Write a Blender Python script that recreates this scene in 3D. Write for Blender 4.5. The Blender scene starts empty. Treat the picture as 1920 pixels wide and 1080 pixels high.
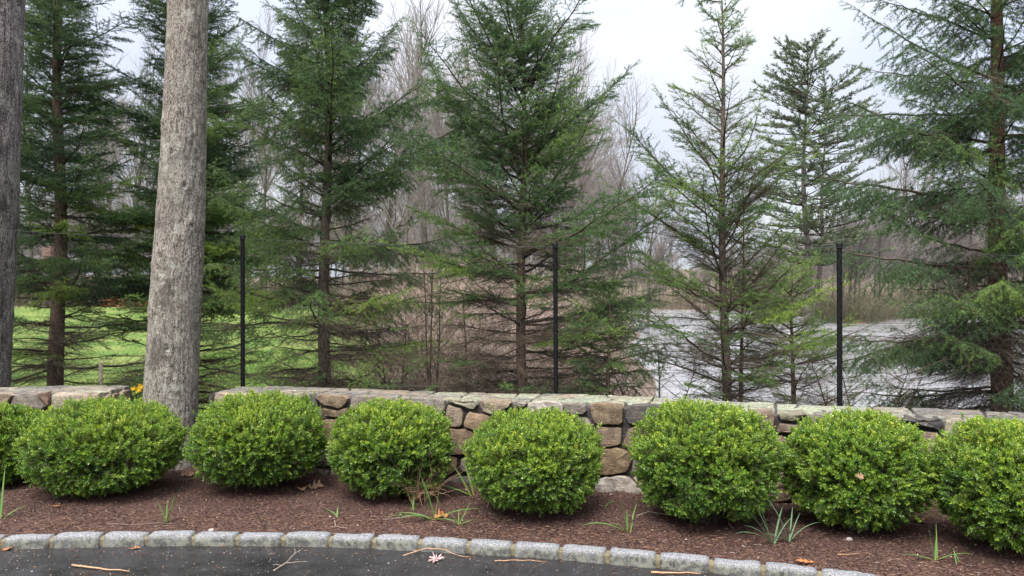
import bpy, math, random
import numpy as np
from math import sin, cos, pi, radians, sqrt, atan2, exp

# ------------------------------------------------------------------ camera, sky, sun, exposure
sc = bpy.context.scene
F_PX = 1430.0
PITCH = math.atan(15.0 / F_PX)
CAM_Z = 1.6
cam_d = bpy.data.cameras.new("camera")
cam_d.sensor_width = 36.0
cam_d.lens = 36.0 * F_PX / 1920.0
cam_d.clip_start = 0.05
cam_d.clip_end = 3000.0
cam = bpy.data.objects.new("camera", cam_d)
sc.collection.objects.link(cam)
cam.location = (0, 0, CAM_Z)
cam.rotation_euler = (radians(90) + PITCH, 0, 0)
sc.camera = cam

SUN_EL, SUN_AZ = 58.0, 205.0          # azimuth clockwise from +Y (north): light comes from behind the camera
world = bpy.data.worlds.new("World")
sc.world = world
world.use_nodes = True
wn, wl = world.node_tree.nodes, world.node_tree.links
wn.clear()
w_out = wn.new("ShaderNodeOutputWorld")
w_bg = wn.new("ShaderNodeBackground")
w_bg.inputs["Strength"].default_value = 0.1
w_sky = wn.new("ShaderNodeTexSky")
w_sky.sky_type = 'NISHITA'
w_sky.sun_disc = False
w_sky.sun_elevation = radians(SUN_EL)
w_sky.sun_rotation = radians(SUN_AZ)
w_tc = wn.new("ShaderNodeTexCoord")
w_sep = wn.new("ShaderNodeSeparateXYZ")
wl.new(w_tc.outputs["Generated"], w_sep.inputs[0])
# overcast luminance: palest towards the horizon, brightest overhead, as a clouded sky has it
w_cl = wn.new("ShaderNodeClamp")
wl.new(w_sep.outputs["Z"], w_cl.inputs["Value"])
w_mul = wn.new("ShaderNodeMath"); w_mul.operation = 'MULTIPLY_ADD'
w_sq = wn.new("ShaderNodeMath"); w_sq.operation = 'POWER'; w_sq.inputs[1].default_value = 1.8
wl.new(w_cl.outputs[0], w_sq.inputs[0])
wl.new(w_sq.outputs[0], w_mul.inputs[0])
w_mul.inputs[1].default_value = 11.5
w_mul.inputs[2].default_value = 3.9
w_map = wn.new("ShaderNodeMapping")
w_map.inputs["Scale"].default_value = (1.0, 1.0, 2.6)
wl.new(w_tc.outputs["Generated"], w_map.inputs[0])
w_noise = wn.new("ShaderNodeTexNoise")
w_noise.inputs["Scale"].default_value = 2.3
w_noise.inputs["Detail"].default_value = 5.0
wl.new(w_map.outputs[0], w_noise.inputs["Vector"])
w_ramp = wn.new("ShaderNodeValToRGB")
w_ramp.color_ramp.elements[0].position = 0.36
w_ramp.color_ramp.elements[0].color = (0.75, 0.82, 1.0, 1)
w_ramp.color_ramp.elements[1].position = 0.62
w_ramp.color_ramp.elements[1].color = (0.94, 0.95, 1.0, 1)
wl.new(w_noise.outputs["Fac"], w_ramp.inputs[0])
w_vm = wn.new("ShaderNodeVectorMath"); w_vm.operation = 'SCALE'
wl.new(w_ramp.outputs[0], w_vm.inputs[0])
wl.new(w_mul.outputs[0], w_vm.inputs["Scale"])
w_mix = wn.new("ShaderNodeMixRGB")
w_mix.inputs[0].default_value = 0.88
wl.new(w_sky.outputs[0], w_mix.inputs[1])
wl.new(w_vm.outputs[0], w_mix.inputs[2])
wl.new(w_mix.outputs[0], w_bg.inputs["Color"])
wl.new(w_bg.outputs[0], w_out.inputs[0])

sun_d = bpy.data.lights.new("sun", 'SUN')
sun_d.energy = 2.7
sun_d.angle = radians(35)
sun_d.color = (1.0, 0.945, 0.86)
sun = bpy.data.objects.new("sun", sun_d)
sc.collection.objects.link(sun)
sun.location = (0, -10, 20)
sun.rotation_euler = (radians(90 - SUN_EL), 0, radians(180 - SUN_AZ))

sc.view_settings.view_transform = 'Standard'
sc.view_settings.look = 'None'
sc.view_settings.exposure = 1.15
sc.view_settings.gamma = 1.0
sc.view_settings.use_curve_mapping = False
sc.render.engine = 'CYCLES'
sc.cycles.max_bounces = 6
sc.cycles.diffuse_bounces = 4
sc.cycles.glossy_bounces = 2
sc.cycles.transmission_bounces = 3
sc.cycles.transparent_max_bounces = 4
sc.cycles.caustics_reflective = False
sc.cycles.caustics_refractive = False

C = sc.collection
rng = np.random.default_rng(11)
random.seed(5)

# ------------------------------------------------------------------ helpers
def P(x, y, Y):
    """point at depth Y seen at pixel (x, y) of the 1920x1080 photograph"""
    u, v = (x - 960.0) / F_PX, (540.0 - y) / F_PX
    yy = cos(PITCH) - v * sin(PITCH)
    zz = v * cos(PITCH) + sin(PITCH)
    s = Y / yy
    return (u * s, Y, CAM_Z + zz * s)

def tag(o, label=None, cat=None, group=None, kind=None):
    if label: o["label"] = label
    if cat: o["category"] = cat
    if group: o["group"] = group
    if kind: o["kind"] = kind
    return o

def empty(name, loc, label=None, cat=None, group=None, rz=0.0):
    o = bpy.data.objects.new(name, None)
    o.empty_display_size = 0.1
    o.location = loc
    o.rotation_euler = (0, 0, rz)
    C.objects.link(o)
    return tag(o, label, cat, group)

def new_mesh(name, V, faces, tint=None, smooth=False):
    """V (n,3); faces: list of int arrays (m,3) or (m,4)"""
    me = bpy.data.meshes.new(name)
    V = np.ascontiguousarray(V, dtype=np.float32)
    faces = [np.asarray(f, dtype=np.int32) for f in faces if len(f)]
    me.vertices.add(len(V))
    me.vertices.foreach_set("co", V.ravel())
    nl = sum(f.size for f in faces)
    nf = sum(len(f) for f in faces)
    me.loops.add(nl)
    me.polygons.add(nf)
    me.loops.foreach_set("vertex_index", np.concatenate([f.ravel() for f in faces]))
    tot = np.concatenate([np.full(len(f), f.shape[1], dtype=np.int32) for f in faces])
    start = np.concatenate([[0], np.cumsum(tot)[:-1]]).astype(np.int32)
    me.polygons.foreach_set("loop_start", start)
    me.polygons.foreach_set("use_smooth", np.full(nf, bool(smooth)))
    if tint is not None:
        a = me.attributes.new("tint", 'FLOAT', 'POINT')
        a.data.foreach_set("value", np.ascontiguousarray(tint, dtype=np.float32))
    me.update(calc_edges=True)
    return me

def obj(name, me, m=None, parent=None, kind=None, loc=None, label=None):
    if m is not None and not me.materials:
        me.materials.append(m)
    o = bpy.data.objects.new(name, me)
    if loc is not None: o.location = loc
    if parent is not None: o.parent = parent
    C.objects.link(o)
    if kind: o["kind"] = kind
    if label: o["label"] = label
    return o

def copy_tree(o, parent=None):
    c = o.copy()
    C.objects.link(c)
    if parent is not None: c.parent = parent
    for ch in list(o.children):
        copy_tree(ch, c)
    return c

def smooth01(a, b, x):
    t = np.clip((np.asarray(x, dtype=float) - a) / (b - a), 0, 1)
    return t * t * (3 - 2 * t)

def hash3(i, j, k, seed):
    h = (i * 374761393 + j * 668265263 + k * 2147483647 + seed * 1274126177) & 0xFFFFFFFF
    h = ((h ^ (h >> 13)) * 1274126177) & 0xFFFFFFFF
    h = (h ^ (h >> 16)) & 0xFFFFFFFF
    return h.astype(np.float64) / 4294967295.0

def vnoise(p, seed=0):
    """value noise in -1..1 for points (n,3)"""
    p = np.asarray(p, dtype=float)
    i = np.floor(p).astype(np.int64)
    f = p - i
    f = f * f * (3 - 2 * f)
    r = 0
    for dx in (0, 1):
        wx = f[:, 0] if dx else 1 - f[:, 0]
        for dy in (0, 1):
            wy = f[:, 1] if dy else 1 - f[:, 1]
            for dz in (0, 1):
                wz = f[:, 2] if dz else 1 - f[:, 2]
                r = r + wx * wy * wz * hash3(i[:, 0] + dx, i[:, 1] + dy, i[:, 2] + dz, seed)
    return r * 2 - 1

def fbm(p, seed=0, octs=3):
    p = np.asarray(p, dtype=float)
    r, a = 0, 0.6
    for k in range(octs):
        r = r + a * vnoise(p * (2.0 ** k), seed + k * 17)
        a *= 0.5
    return r

def norm(v):
    return v / np.maximum(np.linalg.norm(v, axis=-1, keepdims=True), 1e-9)

def frames(d):
    ref = np.where(np.abs(d[:, 2:3]) < 0.9, np.array([[0, 0, 1.0]]), np.array([[1.0, 0, 0]]))
    a = norm(np.cross(d, ref))
    return a, np.cross(d, a)

def prisms(p0, p1, r0, r1, n=3):
    """open n-sided frusta, one per segment"""
    p0, p1 = np.asarray(p0, float), np.asarray(p1, float)
    N = len(p0)
    r0 = np.broadcast_to(np.asarray(r0, float), (N,)); r1 = np.broadcast_to(np.asarray(r1, float), (N,))
    a, b = frames(norm(p1 - p0))
    ang = np.arange(n) * 2 * pi / n
    ring = np.cos(ang)[None, :, None] * a[:, None, :] + np.sin(ang)[None, :, None] * b[:, None, :]
    V = np.stack([p0[:, None, :] + ring * r0[:, None, None], p1[:, None, :] + ring * r1[:, None, None]], axis=1).reshape(-1, 3)
    base = np.arange(N)[:, None] * (2 * n)
    k = np.arange(n)[None, :]
    k2 = (k + 1) % n
    Q = np.stack([base + k, base + k2, base + n + k2, base + n + k], axis=-1).reshape(-1, 4)
    return V, Q

def loft(path, radii, n=8, cap=True, wob=0.0, seed=0):
    """one continuous tapered tube along a path"""
    path = np.asarray(path, float); radii = np.asarray(radii, float)
    m = len(path)
    d = np.gradient(path, axis=0)
    d = norm(d)
    a, b = frames(d)
    for i in range(1, m):               # keep the frame from twisting
        a[i] = a[i - 1] - d[i] * np.dot(a[i - 1], d[i]); a[i] /= max(np.linalg.norm(a[i]), 1e-9)
        b[i] = np.cross(d[i], a[i])
    ang = np.arange(n) * 2 * pi / n
    ring = np.cos(ang)[None, :, None] * a[:, None, :] + np.sin(ang)[None, :, None] * b[:, None, :]
    rr = np.broadcast_to(radii[:, None], (m, n)).copy()
    if wob:
        q = (path[:, None, :] + ring * radii[:, None, None]).reshape(-1, 3)
        rr *= 1 + wob * fbm(q * 9.0, seed).reshape(m, n)
    V = (path[:, None, :] + ring * rr[:, :, None]).reshape(-1, 3)
    i = np.arange(m - 1)[:, None] * n
    k = np.arange(n)[None, :]; k2 = (k + 1) % n
    Q = np.stack([i + k, i + k2, i + n + k2, i + n + k], axis=-1).reshape(-1, 4)
    Fs = [Q]
    if cap:
        V = np.vstack([V, path[:1], path[-1:]])
        kk = np.arange(n); kk2 = (kk + 1) % n
        Fs.append(np.stack([np.full(n, m * n), kk2, kk], axis=-1))
        Fs.append(np.stack([np.full(n, m * n + 1), (m - 1) * n + kk, (m - 1) * n + kk2], axis=-1))
    return V, Fs

class Acc:
    """collects pieces into one mesh"""
    def __init__(self):
        self.V, self.F, self.T, self.n = [], [], [], 0
    def add(self, V, Fs, tint=0.5):
        V = np.asarray(V, float)
        self.V.append(V)
        for f in (Fs if isinstance(Fs, list) else [Fs]):
            self.F.append(np.asarray(f) + self.n)
        self.T.append(np.broadcast_to(np.asarray(tint, float), (len(V),)))
        self.n += len(V)
    def mesh(self, name, smooth=False):
        tri = [f for f in self.F if f.shape[1] == 3]
        quad = [f for f in self.F if f.shape[1] == 4]
        fs = ([np.vstack(tri)] if tri else []) + ([np.vstack(quad)] if quad else [])
        return new_mesh(name, np.vstack(self.V), fs, np.concatenate(self.T), smooth)

_groups = {}
def spread_nodes(protos):
    """node tree: instance prototype k on every point whose 'pick' is k"""
    key = tuple(m.name for m in protos)
    if key in _groups: return _groups[key]
    ng = bpy.data.node_groups.new("spread", 'GeometryNodeTree')
    ng.interface.new_socket("Geometry", in_out='INPUT', socket_type='NodeSocketGeometry')
    ng.interface.new_socket("Geometry", in_out='OUTPUT', socket_type='NodeSocketGeometry')
    gi = ng.nodes.new("NodeGroupInput"); go = ng.nodes.new("NodeGroupOutput")
    def named(nm, typ):
        a = ng.nodes.new("GeometryNodeInputNamedAttribute"); a.data_type = typ
        a.inputs["Name"].default_value = nm
        return a.outputs[0]
    pick = named("pick", 'INT'); rot = named("rot", 'FLOAT_VECTOR'); scl = named("scl", 'FLOAT_VECTOR')
    e2r = ng.nodes.new("FunctionNodeEulerToRotation")
    ng.links.new(rot, e2r.inputs[0])
    join = ng.nodes.new("GeometryNodeJoinGeometry")
    for k, me in enumerate(protos):
        po = bpy.data.objects.new(me.name, me)             # never linked to the scene: only read by the node
        oi = ng.nodes.new("GeometryNodeObjectInfo"); oi.inputs["Object"].default_value = po
        oi.inputs["As Instance"].default_value = True
        cmp_ = ng.nodes.new("FunctionNodeCompare"); cmp_.data_type = 'INT'; cmp_.operation = 'EQUAL'
        ng.links.new(pick, cmp_.inputs[2]); cmp_.inputs[3].default_value = k
        iop = ng.nodes.new("GeometryNodeInstanceOnPoints")
        ng.links.new(gi.outputs[0], iop.inputs["Points"])
        ng.links.new(cmp_.outputs[0], iop.inputs["Selection"])
        ng.links.new(oi.outputs["Geometry"], iop.inputs["Instance"])
        ng.links.new(e2r.outputs[0], iop.inputs["Rotation"])
        ng.links.new(scl, iop.inputs["Scale"])
        ng.links.new(iop.outputs[0], join.inputs[0])
    ng.links.new(join.outputs[0], go.inputs[0])
    _groups[key] = ng
    return ng
def euler_from_axes(x, y, z):
    """XYZ euler angles of the rotations whose columns are x, y, z"""
    m20 = np.clip(x[:, 2], -1, 1)
    ry = -np.arcsin(m20)
    rx = np.arctan2(y[:, 2], z[:, 2])
    rz = np.arctan2(x[:, 1], x[:, 0])
    return np.stack([rx, ry, rz], -1)
def spread(name, protos, pts, rot, scl, pick, parent=None, **floats):
    pts = np.asarray(pts, np.float32)
    me = bpy.data.meshes.new(name)
    me.vertices.add(len(pts)); me.vertices.foreach_set("co", pts.ravel())
    scl = np.asarray(scl, np.float32)
    if scl.ndim == 1: scl = np.repeat(scl[:, None], 3, 1)
    for nm, typ, arr, fld in (("rot", 'FLOAT_VECTOR', rot, "vector"), ("scl", 'FLOAT_VECTOR', scl, "vector"), ("pick", 'INT', pick, "value")):
        a = me.attributes.new(nm, typ, 'POINT')
        a.data.foreach_set(fld, np.ascontiguousarray(arr, np.int32 if typ == 'INT' else np.float32).ravel())
    for nm, arr in floats.items():
        a = me.attributes.new(nm, 'FLOAT', 'POINT'); a.data.foreach_set("value", np.ascontiguousarray(arr, np.float32))
    o = obj(name, me, None, parent, kind="stuff")
    for p in protos:
        for m in p.materials:
            if m.name not in [q.name for q in me.materials]: me.materials.append(m)
    md = o.modifiers.new("spread", 'NODES'); md.node_group = spread_nodes(protos)
    return o
def two_mat_mesh(name, parts):
    """parts: list of (V, faces, tint, material) -> one mesh with a slot per material"""
    V, F, T, MI, n = [], [], [], [], 0
    for k, (v, f, t, m) in enumerate(parts):
        f = np.asarray(f)
        if f.shape[1] == 4: f = np.vstack([f[:, [0, 1, 2]], f[:, [0, 2, 3]]])
        V.append(v); F.append(f + n); T.append(np.broadcast_to(t, (len(v),))); MI += [k] * len(f); n += len(v)
    me = new_mesh(name, np.vstack(V), [np.vstack(F)], np.concatenate(T))
    for p in parts: me.materials.append(p[3])
    me.polygons.foreach_set("material_index", np.array(MI, np.int32))
    return me

# ------------------------------------------------------------------ materials
class N:
    def __init__(self, name):
        self.m = bpy.data.materials.new(name)
        self.m.use_nodes = True
        self.t = self.m.node_tree
        self.t.nodes.clear()
        self.out = self.t.nodes.new("ShaderNodeOutputMaterial")
    def n(self, typ, **kw):
        nd = self.t.nodes.new(typ)
        for k, v in kw.items():
            if k.startswith("i_"):
                key = k[2:].replace("_", " ")
                nd.inputs[key].default_value = v
            else:
                setattr(nd, k, v)
        return nd
    def l(self, a, b):
        self.t.links.new(a, b)
    def ramp(self, fac, stops, interp='LINEAR'):
        r = self.n("ShaderNodeValToRGB")
        cr = r.color_ramp
        cr.interpolation = interp
        while len(cr.elements) < len(stops): cr.elements.new(0.5)
        for e, (p, c) in zip(cr.elements, stops):
            e.position = p
            e.color = (c[0], c[1], c[2], 1) if not isinstance(c, (int, float)) else (c, c, c, 1)
        self.l(fac, r.inputs[0])
        return r.outputs[0]
    def coord(self, scale=(1, 1, 1), kind="Object"):
        tc = self.n("ShaderNodeTexCoord")
        mp = self.n("ShaderNodeMapping")
        mp.inputs["Scale"].default_value = scale
        self.l(tc.outputs[kind], mp.inputs[0])
        return mp.outputs[0]
    def wpos(self, scale=(1, 1, 1)):
        g = self.n("ShaderNodeNewGeometry")
        mp = self.n("ShaderNodeMapping")
        mp.inputs["Scale"].default_value = scale
        self.l(g.outputs["Position"], mp.inputs[0])
        return mp.outputs[0]
    def noise(self, vec, scale, detail=4.0, rough=0.55):
        nd = self.n("ShaderNodeTexNoise")
        nd.inputs["Scale"].default_value = scale
        nd.inputs["Detail"].default_value = detail
        nd.inputs["Roughness"].default_value = rough
        self.l(vec, nd.inputs["Vector"])
        return nd.outputs["Fac"]
    def voro(self, vec, scale, feature='F1', out="Distance", rnd=1.0):
        nd = self.n("ShaderNodeTexVoronoi")
        nd.feature = feature
        nd.inputs["Scale"].default_value = scale
        nd.inputs["Randomness"].default_value = rnd
        self.l(vec, nd.inputs["Vector"])
        return nd.outputs[out]
    def mix(self, fac, a, b, blend='MIX'):
        nd = self.n("ShaderNodeMixRGB", blend_type=blend)
        for s, v in ((0, fac), (1, a), (2, b)):
            if hasattr(v, "is_linked") or hasattr(v, "links"):
                self.l(v, nd.inputs[s])
            elif isinstance(v, (int, float)):
                nd.inputs[s].default_value = v if s == 0 else (v, v, v, 1)
            else:
                nd.inputs[s].default_value = (v[0], v[1], v[2], 1)
        return nd.outputs[0]
    def math(self, op, a, b=None, clamp=False):
        nd = self.n("ShaderNodeMath", operation=op, use_clamp=clamp)
        for s, v in ((0, a), (1, b)):
            if v is None: continue
            if isinstance(v, (int, float)): nd.inputs[s].default_value = v
            else: self.l(v, nd.inputs[s])
        return nd.outputs[0]
    def attr(self, name="tint"):
        nd = self.n("ShaderNodeAttribute", attribute_name=name)
        return nd.outputs["Fac"]
    def bump(self, h, strength=0.5, dist=0.01, prev=None):
        b = self.n("ShaderNodeBump")
        b.inputs["Strength"].default_value = strength
        b.inputs["Distance"].default_value = dist
        self.l(h, b.inputs["Height"])
        if prev is not None: self.l(prev, b.inputs["Normal"])
        return b.outputs[0]
    def finish(self, col, rough=0.8, spec=0.3, normal=None, trans=0.0, trans_col=None, coat=0.0):
        p = self.n("ShaderNodeBsdfPrincipled")
        for key, v in (("Base Color", col), ("Roughness", rough), ("Specular IOR Level", spec)):
            if isinstance(v, (int, float)): p.inputs[key].default_value = v
            elif isinstance(v, (tuple, list)): p.inputs[key].default_value = (v[0], v[1], v[2], 1)
            else: self.l(v, p.inputs[key])
        if normal is not None: self.l(normal, p.inputs["Normal"])
        sh = p.outputs[0]
        if trans:
            t = self.n("ShaderNodeBsdfTranslucent")
            tc = trans_col if trans_col is not None else col
            if isinstance(tc, (tuple, list)): t.inputs[0].default_value = (tc[0], tc[1], tc[2], 1)
            else: self.l(tc, t.inputs[0])
            mx = self.n("ShaderNodeMixShader")
            mx.inputs[0].default_value = trans
            self.l(sh, mx.inputs[1]); self.l(t.outputs[0], mx.inputs[2])
            sh = mx.outputs[0]
        self.l(sh, self.out.inputs[0])
        return self.m

def m_asphalt():
    q = N("wet_asphalt"); v = q.wpos()
    agg = q.voro(v, 150.0); fine = q.noise(v, 210.0, 3.0, 0.7); big = q.noise(v, 1.1, 5.0, 0.6); mid = q.noise(v, 6.0, 5.0, 0.65)
    base = q.ramp(fine, [(0.36, (0.010, 0.010, 0.011)), (0.5, (0.022, 0.021, 0.023)), (0.66, (0.070, 0.066, 0.070))])
    wet = q.ramp(q.mix(0.35, big, mid), [(0.42, 1.0), (0.56, 0.0)])
    base = q.mix(q.math('MULTIPLY', wet, 0.6), base, (0.017, 0.016, 0.019))
    speck = q.ramp(q.voro(v, 33.0), [(0.06, 1.0), (0.10, 0.0)])
    base = q.mix(q.math('MULTIPLY', speck, 0.6), base, (0.40, 0.37, 0.39))
    rough = q.mix(wet, 0.5, 0.10)
    h = q.mix(0.5, q.ramp(agg, [(0.0, 1.0), (0.6, 0.0)]), fine)
    b = q.n("ShaderNodeBump"); b.inputs["Distance"].default_value = 0.004
    q.l(h, b.inputs["Height"]); q.l(q.math('ADD', 0.6, q.math('MULTIPLY', wet, -0.5)), b.inputs["Strength"])
    return q.finish(base, rough, 0.5, b.outputs[0])

def m_mulch():
    q = N("bark_mulch"); v = q.wpos()
    f = q.noise(v, 62.0, 6.0, 0.75); g = q.noise(v, 3.5, 4.0); s = q.voro(q.wpos((1.0, 2.2, 1)), 75.0)
    col = q.ramp(f, [(0.40, (0.014, 0.006, 0.006)), (0.5, (0.080, 0.041, 0.032)), (0.60, (0.235, 0.14, 0.105))])
    col = q.mix(q.ramp(g, [(0.42, 0.0), (0.68, 0.6)]), col, (0.145, 0.080, 0.066))
    nrm = q.bump(q.mix(0.5, f, s), 1.0, 0.03)
    return q.finish(col, 0.8, 0.3, nrm)

def m_chip():
    q = N("mulch_shreds")
    col = q.ramp(q.attr(), [(0.0, (0.035, 0.016, 0.015)), (0.45, (0.135, 0.075, 0.068)), (0.72, (0.27, 0.15, 0.105)), (0.9, (0.43, 0.27, 0.18)), (1.0, (0.62, 0.55, 0.50))])
    return q.finish(col, 0.75, 0.3)

def m_stone():
    """stone whose own base colour sits in the object's colour, lichen amount in its alpha"""
    q = N("field_stone")
    oi = q.n("ShaderNodeObjectInfo")
    v = q.wpos()
    n1 = q.noise(v, 16.0, 8.0, 0.7); n2 = q.noise(v, 85.0, 6.0, 0.7); n3 = q.noise(v, 6.0, 5.0, 0.6)
    strat = q.noise(q.wpos((14, 14, 48)), 1.0, 6.0, 0.7)
    grain = q.mix(0.4, n1, n2)
    lo = q.mix(1.0, oi.outputs["Color"], (0.42, 0.39, 0.37), 'MULTIPLY'); hi = q.mix(1.0, oi.outputs["Color"], (1.32, 1.30, 1.26), 'MULTIPLY')
    col = q.mix(q.ramp(grain, [(0.40, 0.0), (0.60, 1.0)]), lo, hi)
    col = q.mix(q.ramp(n3, [(0.48, 0.0), (0.68, 0.32)]), col, q.mix(0.5, oi.outputs["Color"], (0.26, 0.145, 0.07)))
    col = q.mix(q.ramp(strat, [(0.30, 0.40), (0.40, 0.0)]), col, (0.055, 0.047, 0.042))
    g = q.n("ShaderNodeNewGeometry")
    sx = q.n("ShaderNodeSeparateXYZ"); q.l(g.outputs["True Normal"], sx.inputs[0])
    lich = q.noise(v, 9.0, 8.0, 0.75); lich2 = q.noise(v, 60.0, 5.0, 0.75)
    lf = q.math('ADD', q.mix(0.4, lich, lich2), q.math('MULTIPLY', oi.outputs["Alpha"], 0.19))
    lf = q.ramp(lf, [(0.60, 0.0), (0.70, 1.0)])
    up = q.ramp(sx.outputs["Z"], [(0.1, 0.25), (0.75, 1.0)])
    lf = q.math('MULTIPLY', lf, up)
    lcol = q.ramp(lich2, [(0.40, (0.15, 0.165, 0.11)), (0.5, (0.33, 0.36, 0.255)), (0.60, (0.48, 0.51, 0.39))])
    col = q.mix(q.math('MULTIPLY', lf, 0.9), col, lcol)
    h = q.mix(0.3, grain, strat)
    nrm = q.bump(h, 1.0, 0.032)
    return q.finish(col, q.ramp(n1, [(0.3, 0.55), (0.7, 0.85)]), 0.35, nrm)

def m_mortar():
    q = N("dark_mortar"); v = q.wpos()
    f = q.noise(v, 60.0, 5.0)
    col = q.ramp(f, [(0.3, (0.035, 0.031, 0.03)), (0.7, (0.11, 0.10, 0.094))])
    return q.finish(col, 0.9, 0.2, q.bump(f, 0.8, 0.01))

def m_granite():
    q = N("kerb_granite"); v = q.wpos()
    a = q.noise(v, 150.0, 4.0, 0.7); b = q.noise(v, 26.0, 5.0, 0.65); m = q.noise(v, 7.0, 4.0)
    col = q.ramp(a, [(0.40, (0.07, 0.07, 0.075)), (0.5, (0.20, 0.203, 0.215)), (0.6, (0.39, 0.395, 0.41))])
    g = q.n("ShaderNodeNewGeometry"); sx = q.n("ShaderNodeSeparateXYZ"); q.l(g.outputs["Normal"], sx.inputs[0])
    side = q.ramp(sx.outputs["Z"], [(0.35, 1.0), (0.85, 0.0)])
    grime = q.math('MULTIPLY', side, q.ramp(q.mix(0.5, b, m), [(0.30, 0.25), (0.52, 0.92)]))
    col = q.mix(grime, col, q.ramp(b, [(0.42, (0.035, 0.034, 0.028)), (0.58, (0.185, 0.185, 0.15))]))
    return q.finish(col, 0.75, 0.35, q.bump(q.mix(0.5, a, b), 0.7, 0.008))

def m_kerb_mortar():
    q = N("kerb_mortar"); v = q.wpos(); f = q.noise(v, 70.0, 4.0)
    return q.finish(q.ramp(f, [(0.3, (0.12, 0.10, 0.06)), (0.7, (0.27, 0.235, 0.15))]), 0.9, 0.2, q.bump(f, 0.6, 0.006))

def m_ground():
    q = N("leaf_litter_ground"); v = q.wpos()
    f = q.noise(v, 9.0, 8.0, 0.7); g = q.noise(v, 0.35, 4.0)
    col = q.ramp(f, [(0.28, (0.06, 0.043, 0.033)), (0.55, (0.17, 0.125, 0.10)), (0.8, (0.30, 0.235, 0.19))])
    col = q.mix(q.ramp(g, [(0.5, 0.0), (0.66, 0.5)]), col, (0.075, 0.10, 0.035))
    return q.finish(col, 0.9, 0.2, q.bump(f, 0.8, 0.06))

def m_lawn():
    q = N("spring_lawn"); v = q.wpos()
    f = q.noise(v, 24.0, 6.0, 0.75); g = q.noise(v, 0.5, 4.0)
    col = q.ramp(f, [(0.40, (0.055, 0.115, 0.016)), (0.60, (0.145, 0.235, 0.036))])
    col = q.mix(q.ramp(g, [(0.46, 0.0), (0.58, 0.55)]), col, (0.24, 0.26, 0.07))
    return q.finish(col, 0.8, 0.25, q.bump(f, 0.9, 0.05))

def m_grass():
    q = N("grass_blades")
    col = q.ramp(q.attr(), [(0.0, (0.05, 0.12, 0.012)), (0.7, (0.13, 0.27, 0.03)), (1.0, (0.24, 0.28, 0.09))])
    return q.finish(col, 0.6, 0.3, trans=0.3)

def m_water():
    q = N("pond_water"); v = q.wpos((0.30, 1.0, 1.0))
    h = q.mix(0.5, q.noise(v, 1.6, 2.0, 0.4), q.noise(v, 0.7, 3.0))
    nrm = q.bump(h, 1.0, 0.13)
    streak = q.noise(q.wpos((0.05, 0.35, 1)), 1.0, 4.0, 0.6)
    col = q.ramp(streak, [(0.40, (0.285, 0.28, 0.29)), (0.62, (0.33, 0.325, 0.335))])
    return q.finish(col, q.ramp(streak, [(0.40, 0.12), (0.62, 0.26)]), 1.0, nrm)

def m_bark(name, dark, mid, light, zs=0.22, sc_=26.0, lichen=0.25, lich_col=(0.42, 0.42, 0.37), bs=0.9, bd=0.012):
    q = N(name); v = q.wpos((1, 1, zs)); w = q.wpos()
    r = q.noise(v, sc_, 7.0, 0.72); r2 = q.noise(v, sc_ * 2.6, 5.0, 0.7); sp = q.noise(w, 75.0, 5.0, 0.75); big = q.noise(w, 3.0, 5.0, 0.6); fleck = q.noise(q.wpos((1, 1, .45)), 120.0, 3.0, 0.6)
    h = q.mix(0.45, q.mix(0.4, r, r2), fleck)
    col = q.ramp(h, [(0.425, dark), (0.49, mid), (0.56, light)])
    col = q.mix(q.ramp(big, [(0.42, 0.0), (0.66, 0.4)]), col, tuple(x * .72 for x in mid))
    lf = q.ramp(q.mix(0.35, sp, big), [(0.60 - 0.1 * lichen, 0.0), (0.66 - 0.1 * lichen, min(1.0, lichen * 2.2))])
    col = q.mix(lf, col, lich_col)
    patch = q.ramp(q.noise(w, 8.5, 4.0, 0.6), [(0.60, 0.0), (0.64, min(.8, lichen * 1.4))])
    stain = q.ramp(q.noise(q.wpos((1, 1, .5)), 5.0, 4.0, 0.6), [(0.34, 0.6), (0.45, 0.0)])
    col = q.mix(stain, col, dark)
    col = q.mix(q.math('MULTIPLY', patch, q.ramp(sp, [(0.4, 0.2), (0.55, 1.0)])), col, lich_col)
    return q.finish(col, 0.85, 0.2, q.bump(q.mix(0.3, h, sp), bs, bd))

def m_twig(name, a, b):
    q = N(name)
    return q.finish(q.ramp(q.attr(), [(0.0, a), (1.0, b)]), 0.8, 0.2)

def m_needle(name, a, b, c, trans=0.22):
    q = N(name)
    col = q.ramp(q.attr(), [(0.0, a), (0.5, b), (1.0, c)])
    return q.finish(col, 0.5, 0.35, trans=trans)

def inst(q, name):
    nd = q.n("ShaderNodeAttribute", attribute_name=name, attribute_type='INSTANCER')
    return nd.outputs["Fac"]

def m_boxleaf():
    q = N("boxwood_leaf")
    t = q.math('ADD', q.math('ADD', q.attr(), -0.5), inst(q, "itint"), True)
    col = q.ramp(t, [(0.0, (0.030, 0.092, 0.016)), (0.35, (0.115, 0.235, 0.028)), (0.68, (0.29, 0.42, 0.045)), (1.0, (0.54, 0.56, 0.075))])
    return q.finish(col, 0.34, 0.6, trans=0.22)

def m_needles():
    q = N("spruce_needle")
    t = q.math('ADD', q.math('ADD', q.attr(), -0.5), inst(q, "itint"), True)
    a = q.ramp(t, [(0.0, (0.030, 0.072, 0.040)), (0.45, (0.085, 0.165, 0.068)), (0.75, (0.165, 0.275, 0.072)), (1.0, (0.29, 0.43, 0.075))])
    b = q.ramp(t, [(0.0, (0.045, 0.10, 0.035)), (0.45, (0.115, 0.205, 0.05)), (0.75, (0.21, 0.33, 0.065)), (1.0, (0.33, 0.45, 0.08))])
    return q.finish(q.mix(inst(q, "iwarm"), a, b), 0.5, 0.35, trans=0.25)

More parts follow.
